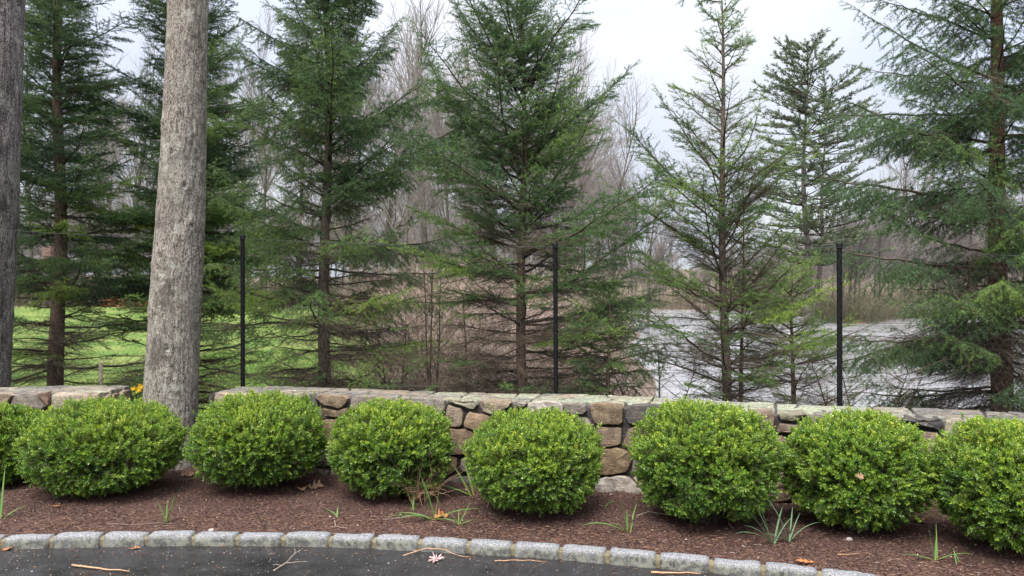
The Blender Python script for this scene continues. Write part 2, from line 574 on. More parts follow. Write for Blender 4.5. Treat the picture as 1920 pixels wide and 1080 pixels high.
def m_plain(name, col, rough=0.6, spec=0.4, noise_amt=0.25, scale=30.0, trans=0.0):
    q = N(name); f = q.noise(q.wpos(), scale, 4.0)
    c = q.mix(q.ramp(f, [(0.3, 0.0), (0.7, 1.0)]), tuple(x * (1 - noise_amt) for x in col), tuple(x * (1 + noise_amt) for x in col))
    return q.finish(c, rough, spec, q.bump(f, 0.2, 0.003), trans=trans)

M = dict(asphalt=m_asphalt(), mulch=m_mulch(), chip=m_chip(), stone=m_stone(), mortar=m_mortar(), granite=m_granite(), kmortar=m_kerb_mortar(),
         ground=m_ground(), lawn=m_lawn(), grass=m_grass(), water=m_water(), boxleaf=m_boxleaf(),
         oak=m_bark("oak_bark", (0.045, 0.038, 0.032), (0.18, 0.158, 0.133), (0.37, 0.335, 0.295), 0.24, 46.0, 0.5, (0.40, 0.40, 0.345)),
         oak_dark=m_bark("dark_bark", (0.025, 0.02, 0.019), (0.12, 0.098, 0.095), (0.34, 0.30, 0.29), 0.14, 30.0, 0.5, (0.36, 0.38, 0.30)),
         sbark=m_bark("spruce_bark", (0.05, 0.033, 0.025), (0.15, 0.10, 0.073), (0.29, 0.205, 0.155), 0.7, 60.0, 0.12, bd=0.006),
         sbark_red=m_bark("red_spruce_bark", (0.055, 0.03, 0.022), (0.165, 0.09, 0.064), (0.29, 0.175, 0.13), 0.7, 55.0, 0.10, bd=0.006),
         sbark_dark=m_bark("dark_spruce_bark", (0.04, 0.032, 0.026), (0.12, 0.095, 0.075), (0.23, 0.185, 0.15), 0.7, 60.0, 0.12, bd=0.006),
         twig=m_twig("spruce_twig", (0.035, 0.028, 0.021), (0.17, 0.135, 0.095)),
         bare=m_twig("bare_branch", (0.10, 0.09, 0.078), (0.225, 0.198, 0.182)),
         bare_far=m_twig("far_branch", (0.11, 0.10, 0.088), (0.24, 0.215, 0.20)),
         brush=m_twig("bank_brush", (0.075, 0.08, 0.04), (0.21, 0.19, 0.125)),
         cane=m_twig("bramble_cane", (0.08, 0.059, 0.045), (0.41, 0.315, 0.26)),
         needle=m_needles(),
         ndark=m_needle("needle_blue_green", (0.012, 0.04, 0.024), (0.028, 0.078, 0.040), (0.075, 0.16, 0.045)),
         nmid=m_needle("needle_mid_green", (0.016, 0.05, 0.024), (0.040, 0.098, 0.035), (0.12, 0.23, 0.045)),
         nbright=m_needle("needle_light_green", (0.03, 0.075, 0.022), (0.075, 0.16, 0.035), (0.18, 0.30, 0.055)),
         npine=m_needle("needle_far_pine", (0.085, 0.115, 0.075), (0.15, 0.195, 0.115), (0.24, 0.29, 0.15)),
         black=m_plain("black_post_coating", (0.005, 0.005, 0.007), 0.55, 0.2), wire=m_plain("fence_wire", (0.035, 0.036, 0.042), 0.5, 0.5),
         wire_net=m_plain("netting_wire", (0.035, 0.035, 0.04), 0.5, 0.4),
         blade=m_needle("daffodil_leaf", (0.09, 0.20, 0.06), (0.18, 0.34, 0.09), (0.48, 0.55, 0.08), 0.25),
         blade_blue=m_needle("blue_green_leaf", (0.10, 0.19, 0.11), (0.20, 0.33, 0.19), (0.33, 0.46, 0.20), 0.25),
         yellow=m_plain("yellow_petal", (0.75, 0.47, 0.03), 0.6, 0.2, 0.2, 40, 0.25),
         oakleaf=m_plain("dry_oak_leaf", (0.47, 0.20, 0.075), 0.7, 0.25, 0.35, 90, 0.2),
         tanleaf=m_plain("dry_tan_leaf", (0.36, 0.23, 0.14), 0.7, 0.25, 0.35, 90, 0.2),
         stick=m_plain("peeled_stick", (0.50, 0.29, 0.17), 0.7, 0.25, 0.3, 60), greystick=m_plain("grey_stick", (0.30, 0.24, 0.20), 0.8, 0.2, 0.3, 60),
         petal=m_plain("pale_petal", (0.62, 0.44, 0.42), 0.7, 0.2, 0.3, 90), pebble=m_plain("pale_pebble", (0.42, 0.38, 0.36), 0.8, 0.3, 0.3, 60),
         housewall=m_plain("house_wall", (0.40, 0.35, 0.31), 0.9, 0.2, 0.3, 3.0), roof=m_plain("house_roof", (0.13, 0.11, 0.11), 0.9, 0.2, 0.25, 4.0),
         pane=m_plain("window_pane", (0.05, 0.055, 0.065), 0.1, 0.6, 0.1, 2.0), trim=m_plain("white_trim", (0.7, 0.69, 0.67), 0.6, 0.3, 0.05, 4.0), brickred=m_plain("brick_chimney", (0.27, 0.18, 0.15), 0.85, 0.2, 0.3, 6.0),
         russet=m_twig("russet_foliage", (0.20, 0.085, 0.04), (0.46, 0.22, 0.10)))

# ------------------------------------------------------------------ lie of the land
FAR_B = [-0.2, 0.10, 0.16, 0.26, 0.36, 0.42, 0.46, 0.52, 0.60, 0.75, 1.5]
FAR_D = [140, 150, 150, 135, 110, 72, 70, 88, 98, 95, 80]
POND_Z = -1.0
def pond_inside(X, Y):
    b = X / np.maximum(Y, 0.1)
    left = X - 0.150 * Y - 0.6 + 0.5 * np.sin(Y * 0.21) * smooth01(5, 30, Y)
    near = Y - 11.5 - 0.15 * np.sin(X * 1.1)
    far = np.interp(b, FAR_B, FAR_D) - Y
    return np.minimum(np.minimum(left, near), far)
def ground_z(X, Y):
    X = np.asarray(X, float); Y = np.asarray(Y, float)
    lawn = -0.12 - 0.12 * smooth01(7, 12, Y) + 0.85 * smooth01(12, 75, Y) + 1.6 * smooth01(75, 160, Y)
    right = -0.05 - 0.75 * smooth01(7.3, 11.5, Y)
    wgt = smooth01(-1.5, 1.8, X - 0.08 * Y)
    land = lawn * (1 - wgt) + right * wgt
    b = X / np.maximum(Y, 0.1)
    fd = np.interp(b, FAR_B, FAR_D)
    land = land + smooth01(0, 160, Y - fd) * 7.0 * wgt
    land = land + 9.0 * smooth01(170, 420, np.hypot(X, Y))
    ins = pond_inside(X, Y)
    land = land - 1.6 * smooth01(-1.0, 3.0, ins)
    front = 1 - smooth01(6.6, 7.0, Y + 0.16 * np.maximum(X + 1.5, 0))   # buried under bed and drive
    return land * (1 - front) + (-0.30) * front
def grid_mesh(name, xs, ys, zf, keep=None):
    X, Y = np.meshgrid(xs, ys)
    Z = zf(X, Y)
    nx = len(xs)
    V = np.stack([X, Y, Z], -1).reshape(-1, 3)
    i = (np.arange(len(ys) - 1)[:, None] * nx + np.arange(nx - 1)[None, :])
    if keep is not None:
        cx, cy = (X[:-1, :-1] + X[1:, 1:]) / 2, (Y[:-1, :-1] + Y[1:, 1:]) / 2
        i = i[keep(cx, cy)]
    i = i.ravel()
    Q = np.stack([i, i + 1, i + nx + 1, i + nx], -1)
    return new_mesh(name, V, [Q], smooth=True)
def sym(*seg):
    return np.unique(np.concatenate([np.concatenate([np.linspace(a, b, n), -np.linspace(a, b, n)]) for a, b, n in seg]))
gx = sym((0, 12, 36), (12, 60, 32), (60, 600, 24))
gy = np.unique(np.concatenate([np.linspace(-60, 5, 20), np.linspace(5, 20, 50), np.linspace(20, 170, 90), np.linspace(170, 900, 24)]))
obj("ground", grid_mesh("ground", gx, gy, ground_z), M["ground"], kind="structure")
def lawn_edge(X, Y):
    return (X < -0.155 * Y + 0.35 * np.sin(Y * 0.8) + 0.25 * np.sin(Y * 2.1)) & (Y > 8.0) & (Y < 70 + 2.5 * np.sin(X * 0.3))
obj("lawn", grid_mesh("lawn", np.linspace(-60, 0, 170), np.concatenate([np.linspace(7.6, 25, 60), np.linspace(25.4, 74, 50)]),
    lambda X, Y: ground_z(X, Y) + 0.03, lawn_edge), M["lawn"], kind="structure")
a = np.linspace(0, 1, 2)
obj("pond", new_mesh("pond", np.array([(-30, 6, POND_Z), (260, 6, POND_Z), (260, 240, POND_Z), (-30, 240, POND_Z)]) * 1.0, [np.array([[0, 1, 2, 3]])]), M["water"], kind="structure")

# ------------------------------------------------------------------ driveway, kerb, mulch bed
KC = (-2.05, -6.01); KR = 10.9                       # the drive's edge: one arc
def kerb_pt(s, off):                                 # s: metres along the arc from straight ahead of its centre
    a = s / KR
    return KC[0] + (KR + off) * sin(a), KC[1] + (KR + off) * cos(a)
ss = np.linspace(-6.5, 9.0, 120)
V = []
for s in ss:
    x0, y0 = kerb_pt(s, 0.03)
    for t in np.linspace(0, 1, 30):
        V.append((x0, y0 + (-9 - y0) * t ** 1.6, 0.0))
V = np.array(V)
V[:, 2] = 0.012 * fbm(V * np.array([0.9, 1.3, 1]), 3)
i = (np.arange(119)[:, None] * 30 + np.arange(29)[None, :]).ravel()
obj("driveway", new_mesh("driveway", V, [np.stack([i, i + 1, i + 31, i + 30], -1)], smooth=True), M["asphalt"], kind="structure")

kerb = obj("kerb", new_mesh("kerb_bedding", np.array([(*kerb_pt(s, o), z) for s in ss for o, z in ((0.022, -0.05), (0.022, 0.040), (0.03, 0.052), (0.09, 0.052), (0.105, -0.05))]),
    [np.array([[k * 5 + j, k * 5 + j + 1, k * 5 + j + 6, k * 5 + j + 5] for k in range(119) for j in range(4)])]), M["kmortar"], kind="structure")
def block_mesh(seed, L, W=0.10, H=0.145):
    nx, ny, nz = 9, 5, 5
    pts = {}
    V, Q = [], []
    def vid(i, j, k):
        key = (i, j, k)
        if key not in pts:
            u, v, w = i / (nx - 1) * 2 - 1, j / (ny - 1) * 2 - 1, k / (nz - 1) * 2 - 1
            p = np.array([u * L / 2, v * W / 2, w * H / 2])
            e = 0.014
            c = np.clip(p, [-L / 2 + e, -W / 2 + e, -H / 2 + e], [L / 2 - e, W / 2 - e, H / 2 - e])
            d = p - c
            if np.linalg.norm(d) > 1e-6: p = c + d / np.linalg.norm(d) * e
            pts[key] = len(V); V.append(p)
        return pts[key]
    for i in range(nx - 1):
        for j in range(ny - 1):
            Q.append([vid(i, j, nz - 1), vid(i + 1, j, nz - 1), vid(i + 1, j + 1, nz - 1), vid(i, j + 1, nz - 1)])
        for k in range(nz - 1):
            Q.append([vid(i, 0, k), vid(i + 1, 0, k), vid(i + 1, 0, k + 1), vid(i, 0, k + 1)])
            Q.append([vid(i + 1, ny - 1, k), vid(i, ny - 1, k), vid(i, ny - 1, k + 1), vid(i + 1, ny - 1, k + 1)])
    for j in range(ny - 1):
        for k in range(nz - 1):
            Q.append([vid(0, j + 1, k), vid(0, j, k), vid(0, j, k + 1), vid(0, j + 1, k + 1)])
            Q.append([vid(nx - 1, j, k), vid(nx - 1, j + 1, k), vid(nx - 1, j + 1, k + 1), vid(nx - 1, j, k + 1)])
    V = np.array(V)
    n = np.stack([fbm(V * 16 + seed * 7.3, seed + 50, 3), fbm(V * 16 + seed * 3.1, seed + 90, 3), fbm(V * 14 - seed * 5.7, seed + 130, 3)], -1)
    V = V + n * np.array([0.006, 0.009, 0.008])
    V[:, 1] += 0.02 * (V[:, 2] / H)                  # the face leans back
    return new_mesh("kerb_block", V, [np.array(Q)], smooth=True)
blocks = [block_mesh(k, 0.265 + 0.012 * (k % 3)) for k in range(8)]
s = -4.7
k = 0
while s < 6.6:
    L = 0.265 + 0.012 * (k % 8 % 3)
    x, y = kerb_pt(s + L / 2, 0.055)
    o = obj("kerb_stone", blocks[k % 8], M["granite"], kerb)
    o.location = (x, y, -0.004 + random.uniform(-0.004, 0.004))
    o.rotation_euler = (random.uniform(-.03, .03), random.uniform(-.015, .015), -(s + L / 2) / KR + random.uniform(-.012, .012))
    s += L + 0.019
    k += 1

# ------------------------------------------------------------------ stone walls
class Path:
    def __init__(self, pts):
        pts = np.array(pts)
        c = np.polyfit(pts[:, 0], pts[:, 1], 3)
        self.X = np.linspace(pts[0, 0], pts[-1, 0], 400)
        self.Y = np.polyval(c, self.X)
        self.u = np.concatenate([[0], np.cumsum(np.hypot(np.diff(self.X), np.diff(self.Y)))])
        self.L = self.u[-1]
        tx, ty = np.gradient(self.X), np.gradient(self.Y)
        l = np.hypot(tx, ty)
        self.tx, self.ty = tx / l, ty / l
    def at(self, u, d=0.0, z=0.0):
        """u metres along the front line, d metres behind it"""
        u = np.asarray(u, float)
        over = u - np.clip(u, 0, self.L)
        x, y = np.interp(u, self.u, self.X), np.interp(u, self.u, self.Y)
        tx, ty = np.interp(u, self.u, self.tx), np.interp(u, self.u, self.ty)
        x, y = x + tx * over, y + ty * over
        return np.stack([x - ty * d, y + tx * d, np.broadcast_to(z, u.shape) + 0 * u], -1)
    def px(self, x, y):
        b = (x - 960) / F_PX
        k = np.interp(b, self.X / self.Y, np.arange(400))
        Y = np.interp(k, np.arange(400), self.Y)
        return float(np.interp(k, np.arange(400), self.u)), P(x, y, Y)[2]

WALL_TOP, WALL_D = 0.735, 0.54
wall_path = Path([(-2.63, 6.62), (-1.42, 6.5), (-0.3, 6.22), (0.78, 5.9), (2.0, 5.56), (3.0, 5.24), (4.2, 4.75), (5.4, 4.15)])
left_path = Path([(-7.4, 6.2), (-6.2, 6.42), (-5.0, 6.57), (-3.57, 6.66)])

def clip_half(poly, p, n):
    out = []
    for i in range(len(poly)):
        a, b = poly[i], poly[(i + 1) % len(poly)]
        da = (a[0] - p[0]) * n[0] + (a[1] - p[1]) * n[1]
        db = (b[0] - p[0]) * n[0] + (b[1] - p[1]) * n[1]
        if da >= 0: out.append(a)
        if da * db < 0:
            t = da / (da - db)
            out.append((a[0] + (b[0] - a[0]) * t, a[1] + (b[1] - a[1]) * t))
    return out
def parea(p):
    return 0.5 * abs(sum(p[i][0] * p[(i + 1) % len(p)][1] - p[(i + 1) % len(p)][0] * p[i][1] for i in range(len(p))))
def split_poly(poly, target, aspect=1.6, slant=0.22, rd=random):
    """cut a convex panel into stone-sized pieces with slanting cuts"""
    A = parea(poly)
    xs, ys = [p[0] for p in poly], [p[1] for p in poly]
    w, h = max(xs) - min(xs), max(ys) - min(ys)
    if A < target * rd.uniform(0.8, 1.7) and w < 3.2 * h: return [poly]
    c = (sum(xs) / len(xs), sum(ys) / len(ys))
    off = rd.uniform(-0.16, 0.16)
    if w / aspect > h:
        n = (1.0, rd.uniform(-slant, slant) * 1.6); p = (c[0] + off * w, c[1])
    else:
        n = (rd.uniform(-slant, slant) * 0.7, 1.0); p = (c[0], c[1] + off * h)
    a, b = clip_half(poly, p, n), clip_half(poly, p, (-n[0], -n[1]))
    out = []
    for q in (a, b):
        if len(q) >= 3: out += split_poly(q, target, aspect, slant, rd)
    return out

def stone(parent, poly, fn, joint, proud, thick, col, lichen, name="stone", seed=0, round_=0.2):
    """poly in the face's own two axes; fn(a, b, out) maps to space, out = metres in front of the face"""
    rd = random.Random(seed)
    gy_ = sum(col) / 3
    col = tuple(c * .80 + gy_ * .20 for c in col)
    n = len(poly)
    cx, cy = sum(p[0] for p in poly) / n, sum(p[1] for p in poly) / n
    w = max(p[0] for p in poly) - min(p[0] for p in poly); h = max(p[1] for p in poly) - min(p[1] for p in poly)
    fx, fy = max(0.5, 1 - joint / max(w, .03)), max(0.5, 1 - joint / max(h, .03))
    pts = []
    for i in range(n):
        a, b = poly[i], poly[(i + 1) % n]
        el = sqrt((a[0] - b[0]) ** 2 + (a[1] - b[1]) ** 2)
        if el < 0.012: continue
        ts = (0.5,) if el < 0.05 else ((round_, 1 - round_) if el < 0.14 else (round_ * .6, 0.5, 1 - round_ * .6))
        for t in ts:
            x, y = a[0] + (b[0] - a[0]) * t, a[1] + (b[1] - a[1]) * t
            j = 0.007
            pts.append((cx + (x - cx) * fx + rd.uniform(-j, j), cy + (y - cy) * fy + rd.uniform(-j, j)))
    m = len(pts)
    if m < 4: return None
    mc = np.array(pts); cc = mc.mean(0)
    rings, T = [], []
    for sc_, out in ((1.0, -thick), (1.0, proud * 0.30), (0.955, proud * 0.82), (0.62, proud)):
        q = cc + (mc - cc) * sc_
        o = np.full(m, out)
        if sc_ < 1: o = o + np.array([rd.uniform(-1, 1) for _ in range(m)]) * proud * (0.24 if sc_ > .9 else .30)
        rings.append(fn(q[:, 0], q[:, 1], o))
    V = np.vstack(rings + [fn(cc[:1], cc[1:], np.array([proud * rd.uniform(0.8, 1.2)]))])
    k = np.arange(m); k2 = (k + 1) % m
    sgn = np.sum(mc[:, 0] * np.roll(mc[:, 1], -1) - np.roll(mc[:, 0], -1) * mc[:, 1])
    Q = np.vstack([np.stack([r * m + k, r * m + k2, (r + 1) * m + k2, (r + 1) * m + k], -1) for r in range(3)])
    Tt = np.stack([3 * m + k, 3 * m + k2, np.full(m, 4 * m)], -1)
    if sgn < 0: Q, Tt = Q[:, ::-1], Tt[:, ::-1]
    org = V.mean(0)
    me = new_mesh(name, V - org, [Tt, Q], smooth=True)
    me.set_sharp_from_angle(angle=radians(42))
    o = obj(name, me, M["stone"], parent)
    o.location = org - np.array(parent.location)
    o.color = (col[0], col[1], col[2], lichen)
    return o

PAL = [(0.26, 0.19, 0.125), (0.30, 0.235, 0.17), (0.23, 0.17, 0.115), (0.33, 0.255, 0.18), (0.25, 0.215, 0.18), (0.21, 0.185, 0.165), (0.28, 0.20, 0.125), (0.19, 0.17, 0.155), (0.35, 0.29, 0.22)]
BROWN, TAN, DGREY, SLATE, GREYB, REDB, PALE, MOSS = (0.235, 0.165, 0.10), (0.35, 0.275, 0.19), (0.10, 0.098, 0.098), (0.085, 0.085, 0.092), (0.25, 0.215, 0.185), (0.24, 0.145, 0.10), (0.43, 0.39, 0.345), (0.27, 0.25, 0.175)

def build_wall(name, path, label, hand, autos, cat="wall", cap_seed=1, cap_u=None, ends=()):
    root = empty(name, tuple(path.at(np.array(path.L / 2), WALL_D / 2, 0.0)), label, cat)
    O = np.array(root.location)
    fnf = lambda a, b, o: np.stack([*(path.at(a, -o).T[:2]), b], -1)
    # mortar heart of the wall
    us = np.linspace(0.03, path.L - 0.03, 60)
    prof = [(0.028, -0.15), (0.028, WALL_TOP - 0.02), (0.05, WALL_TOP), (WALL_D - 0.03, WALL_TOP + 0.002), (WALL_D, WALL_TOP - 0.03), (WALL_D, -0.5)]
    V = np.vstack([path.at(us, d, z) for d, z in prof]) - O
    nu = len(us)
    Q = np.vstack([np.stack([r * nu + np.arange(nu - 1), r * nu + np.arange(1, nu), (r + 1) * nu + np.arange(1, nu), (r + 1) * nu + np.arange(nu - 1)], -1) for r in range(5)])
    endf = [np.array([[r * nu + e for r in (0, 1, 4, 5)]]) for e in (0, nu - 1)]
    endf += [np.array([[r * nu + e for r in (1, 2, 3, 4)]]) for e in (0, nu - 1)]
    obj("mortar", new_mesh("wall_mortar", V, [np.vstack([Q] + endf)]), M["mortar"], root)
    sd = cap_seed * 1000
    for poly, col, li in hand:
        sd += 1
        pp = [path.px(*p) for p in poly]
        pp = [(u, min(v, WALL_TOP) + (0.022 if v > WALL_TOP - .05 else 0)) for u, v in pp]
        stone(root, pp, fnf, 0.001, random.uniform(0.016, 0.030), 0.10, col, li, "stone", sd)
    for poly in autos:
        rd = random.Random(sd)
        for pc in split_poly(poly, 0.034, 1.45, 0.24, rd):
            sd += 1
            pc = [(u, v + (0.02 if v > WALL_TOP - .03 else 0)) for u, v in pc]
            c = rd.choice(PAL); f = rd.uniform(0.8, 1.15)
            stone(root, pc, fnf, 0.013, rd.uniform(0.014, 0.032), 0.10, tuple(x * f for x in c), rd.choice((0, 0, .15, .35)), "stone", sd)
    # capstones: flat pieces bedded in the top
    rd = random.Random(cap_seed)
    fnc = lambda a, b, o: np.stack([*(path.at(a, b).T[:2]), WALL_TOP + 0.006 + o + 0.008 * np.sin(a * 2.3)], -1)
    us = np.linspace(0.0, path.L, max(2, int(path.L / 0.9)) + 1)
    caps = []
    for a_, b_ in zip(us[:-1], us[1:]):
        caps += split_poly([(a_, 0.04), (b_, 0.04), (b_, WALL_D), (a_, WALL_D)], 0.045, 1.5, 0.55, rd)
    for pc in caps:
        sd += 1
        cu = sum(p[0] for p in pc) / len(pc)
        lz = cap_u(cu)
        c = rd.choice([(0.23, 0.205, 0.175), (0.28, 0.25, 0.20), (0.19, 0.18, 0.17), (0.25, 0.215, 0.175), (0.16, 0.155, 0.155), (0.30, 0.24, 0.18)])
        stone(root, pc, fnc, 0.018, rd.uniform(0.008, 0.015), 0.03, c, max(0, lz + rd.uniform(-0.3, 0.25)), "capstone", sd, 0.12)
    for u_end, sg in ends:                                   # the wall's free end
        fne = lambda a, b, o: np.stack([*(path.at(np.full(a.shape, u_end) + sg * o, a).T[:2]), b], -1)
        for pc in split_poly([(0.03, -0.03), (WALL_D - 0.01, -0.03), (WALL_D - 0.01, WALL_TOP), (0.03, WALL_TOP)], 0.03, 1.3, 0.25, rd):
            sd += 1
            c = rd.choice(PAL)
            pc2 = pc if sg < 0 else pc
            stone(root, pc2, fne, 0.02, rd.uniform(0.012, 0.025), 0.06, c, 0.1, "stone", sd)
    return root

U = lambda x: wall_path.px(x, 800)[0]
hand = [
 ([(388, 741), (399, 741), (399, 800), (388, 800)], DGREY, 0), ([(403, 741), (470, 741), (470, 790), (403, 790)], TAN, .2),
 ([(474, 741), (566, 742), (566, 765), (474, 771)], GREYB, .2), ([(570, 743), (588, 743), (600, 760), (571, 764)], SLATE, 0),
 ([(591, 743), (653, 743), (653, 757), (640, 767), (604, 758)], BROWN, .25), ([(659, 744), (735, 744), (735, 776), (659, 770)], GREYB, .2),
 ([(739, 745), (830, 745), (836, 760), (833, 777), (739, 779)], GREYB, .25), ([(606, 764), (637, 770), (651, 764), (651, 784), (607, 780)], BROWN, 0),
 ([(655, 774), (735, 780), (738, 836), (654, 836)], (0.25, .17, .11), 0), ([(741, 783), (833, 781), (834, 836), (742, 836)], TAN, 0),
 ([(403, 794), (470, 794), (500, 836), (403, 836)], TAN, 0), ([(475, 774), (570, 768), (603, 768), (604, 785), (505, 836)], GREYB, 0),
 ([(607, 787), (651, 788), (650, 836), (520, 836)], BROWN, 0),
 ([(838, 746), (895, 746), (896, 760), (889, 768), (840, 759)], MOSS, .75), ([(900, 748), (958, 748), (959, 765), (926, 777), (902, 767)], (0.33, .26, .18), .2),
 ([(962, 750), (985, 750), (986, 768), (962, 768)], GREYB, .3), ([(989, 752), (1054, 754), (1055, 777), (989, 777)], PALE, .3), ([(1058, 757), (1095, 758), (1101, 776), (1060, 778)], GREYB, .1),
 ([(1104, 760), (1168, 760), (1167, 796), (1115, 796)], BROWN, .1), ([(1173, 761), (1262, 764), (1258, 796), (1180, 796), (1171, 788)], DGREY, .1),
 ([(838, 764), (870, 768), (869, 800), (838, 800)], (0.29, .225, .16), 0), ([(875, 772), (920, 779), (917, 803), (890, 807), (870, 799)], (0.32, .22, .13), 0),
 ([(924, 782), (1000, 780), (1000, 830), (922, 806)], TAN, 0), ([(1004, 781), (1099, 781), (1112, 800), (1112, 836), (1004, 832)], GREYB, 0),
 ([(1121, 801), (1164, 801), (1166, 815), (1163, 834), (1121, 838)], (0.24, .175, .115), 0), ([(1182, 800), (1260, 800), (1260, 838), (1177, 839), (1168, 830)], (0.25, .18, .125), 0),
 ([(838, 804), (868, 803), (890, 811), (887, 850), (838, 852)], BROWN, 0), ([(838, 856), (858, 856), (859, 870), (846, 892), (838, 890)], (0.22, .135, .09), 0),
 ([(895, 811), (1000, 836), (1000, 886), (866, 886), (862, 862), (892, 852)], GREYB, 0), ([(1004, 837), (1114, 843), (1114, 888), (1004, 888)], TAN, 0),
 ([(1121, 843), (1150, 839), (1178, 844), (1184, 856), (1179, 884), (1130, 891), (1119, 886)], (0.24, .17, .09), .1), ([(1187, 843), (1260, 843), (1260, 892), (1184, 888)], GREYB, 0),
 ([(1116, 900), (1140, 894), (1176, 891), (1208, 922), (1216, 958), (1108, 958)], PALE, 0), ([(1184, 893), (1260, 897), (1260, 960), (1220, 958), (1212, 922)], TAN, 0),
 ([(838, 895), (866, 892), (1000, 890), (1000, 950), (838, 945)], (0.19, .165, .145), 0), ([(1004, 892), (1112, 892), (1104, 955), (1004, 952)], BROWN, 0),
 ([(1395, 768), (1452, 767), (1453, 790), (1446, 811), (1395, 808)], (0.27, .195, .135), .2), ([(1457, 767), (1512, 768), (1510, 785), (1490, 792), (1457, 789)], MOSS, .5),
 ([(1457, 795), (1510, 797), (1510, 814), (1457, 813)], (0.22, .165, .125), 0),
 ([(1690, 778), (1722, 779), (1766, 785), (1766, 798), (1760, 809), (1690, 795)], SLATE, .05), ([(1773, 786), (1832, 789), (1832, 845), (1786, 842), (1768, 826)], (0.31, .275, .19), .35),
 ([(1690, 800), (1722, 808), (1763, 814), (1756, 838), (1745, 868), (1690, 866)], (0.33, .245, .175), 0), ([(1764, 842), (1790, 847), (1832, 850), (1832, 892), (1774, 884), (1753, 872)], MOSS, .3),
 ([(1690, 872), (1742, 874), (1766, 888), (1766, 918), (1735, 928), (1690, 925)], (0.29, .22, .15), .1), ([(1771, 889), (1832, 898), (1832, 935), (1771, 918)], GREYB, 0),
 ([(1690, 931), (1738, 933), (1770, 924), (1832, 940), (1832, 1000), (1690, 990)], (0.25, .17, .11), .1),
]
B = -0.06
def R(x0, x1, ytop):                                      # auto panel between two picture columns
    u0, u1 = U(x0), U(x1)
    return [(u0, B), (u1, B), (u1, wall_path.px(x1, ytop)[1] if ytop else WALL_TOP), (u0, wall_path.px(x0, ytop)[1] if ytop else WALL_TOP)]
def panels(x0, x1, ytop, n):
    xs = np.linspace(x0, x1, n + 1)
    return [R(a_, b_, ytop) for a_, b_ in zip(xs[:-1], xs[1:])]
uE = np.linspace(U(1834), wall_path.L, 4)
autos = panels(388, 835, 838, 3) + [R(1264, 1393, None)] + [R(1395, 1512, 816)] + panels(1515, 1688, None, 2) + [[(p, B), (q, B), (q, WALL_TOP), (p, WALL_TOP)] for p, q in zip(uE[:-1], uE[1:])]
build_wall("stone_wall", wall_path, "long low fieldstone wall with lichen-covered capstones curving behind the round shrubs", hand, autos, "wall", 3,
           cap_u=lambda u: float(np.interp(u, [0, 1.3, 2.2, 3.4, 5.2, 5.9, 6.4], [0.25, 0.3, 0.55, 1.0, 1.0, 0.4, 0.15])), ends=((0.0, -1),))
UL = lambda x: left_path.px(x, 760)[0]
lh = [([(-70, 736), (28, 737), (19, 757), (-70, 757)], TAN, .2), ([(33, 738), (68, 739), (90, 766), (22, 766), (21, 757)], GREYB, .1), ([(73, 740), (94, 741), (92, 765)], REDB, 0),
      ([(99, 742), (166, 742), (166, 772), (97, 770)], (0.40, .33, .25), .3)]
u0, u1, u2 = UL(-70), UL(60), left_path.L
zz = left_path.px(0, 774)[1]
la = [[(u0 * t0, B), (u0 * t1, B), (u0 * t1, WALL_TOP), (u0 * t0, WALL_TOP)] for t0, t1 in ((0, .33), (.33, .66), (.66, .995))]
la += [[(u0, B), (u1, B), (u1, zz), (u0, zz)], [(u1, B), (UL(166), B), (UL(166), zz), (u1, zz)], [(UL(168), B), (u2, B), (u2, WALL_TOP), (UL(168), WALL_TOP)]]
build_wall("stone_wall", left_path, "short end of fieldstone wall left of the tall grey trunk, cap dark and bare", lh, la, "wall", 8, cap_u=lambda u: 0.42, ends=((left_path.L, 1),))

# ------------------------------------------------------------------ mulch bed
def bed_z(X, Y):
    X, Y = np.asarray(X, float), np.asarray(Y, float)
    r = np.hypot(X - KC[0], Y - KC[1]) - KR
    p = np.stack([X, Y, 0 * X], -1).reshape(-1, 3)
    n = (0.016 * fbm(p * 2.3, 5, 3) + 0.013 * fbm(p * 11.0, 8, 3)).reshape(X.shape)
    return 0.05 + 0.045 * smooth01(0.1, 0.7, r) - 0.02 * smooth01(1.0, 1.7, r) + n * smooth01(0.08, 0.3, r)
bs = np.linspace(-5.0, 8.4, 560)
bt = np.linspace(0, 1, 90)
wx, wy = np.concatenate([left_path.X, wall_path.X]), np.concatenate([left_path.Y, wall_path.Y])
V = []
S, Tt = np.meshgrid(bs, bt)
A_ = S / KR
x0, y0 = KC[0] + (KR + 0.100) * np.sin(A_), KC[1] + (KR + 0.100) * np.cos(A_)
yb = np.interp(x0, wx, wy) + 0.25
gap = smooth01(-3.72, -3.5, x0) * (1 - smooth01(-2.72, -2.5, x0))
yb = yb + gap * 0.9
X = x0; Y = y0 + (yb - y0) * Tt
V = np.stack([X, Y, bed_z(X, Y)], -1).reshape(-1, 3)
i = (np.arange(89)[:, None] * 560 + np.arange(559)[None, :]).ravel()
obj("mulch_bed", new_mesh("mulch_bed", V, [np.stack([i, i + 1, i + 561, i + 560], -1)], smooth=True), M["mulch"], kind="structure")
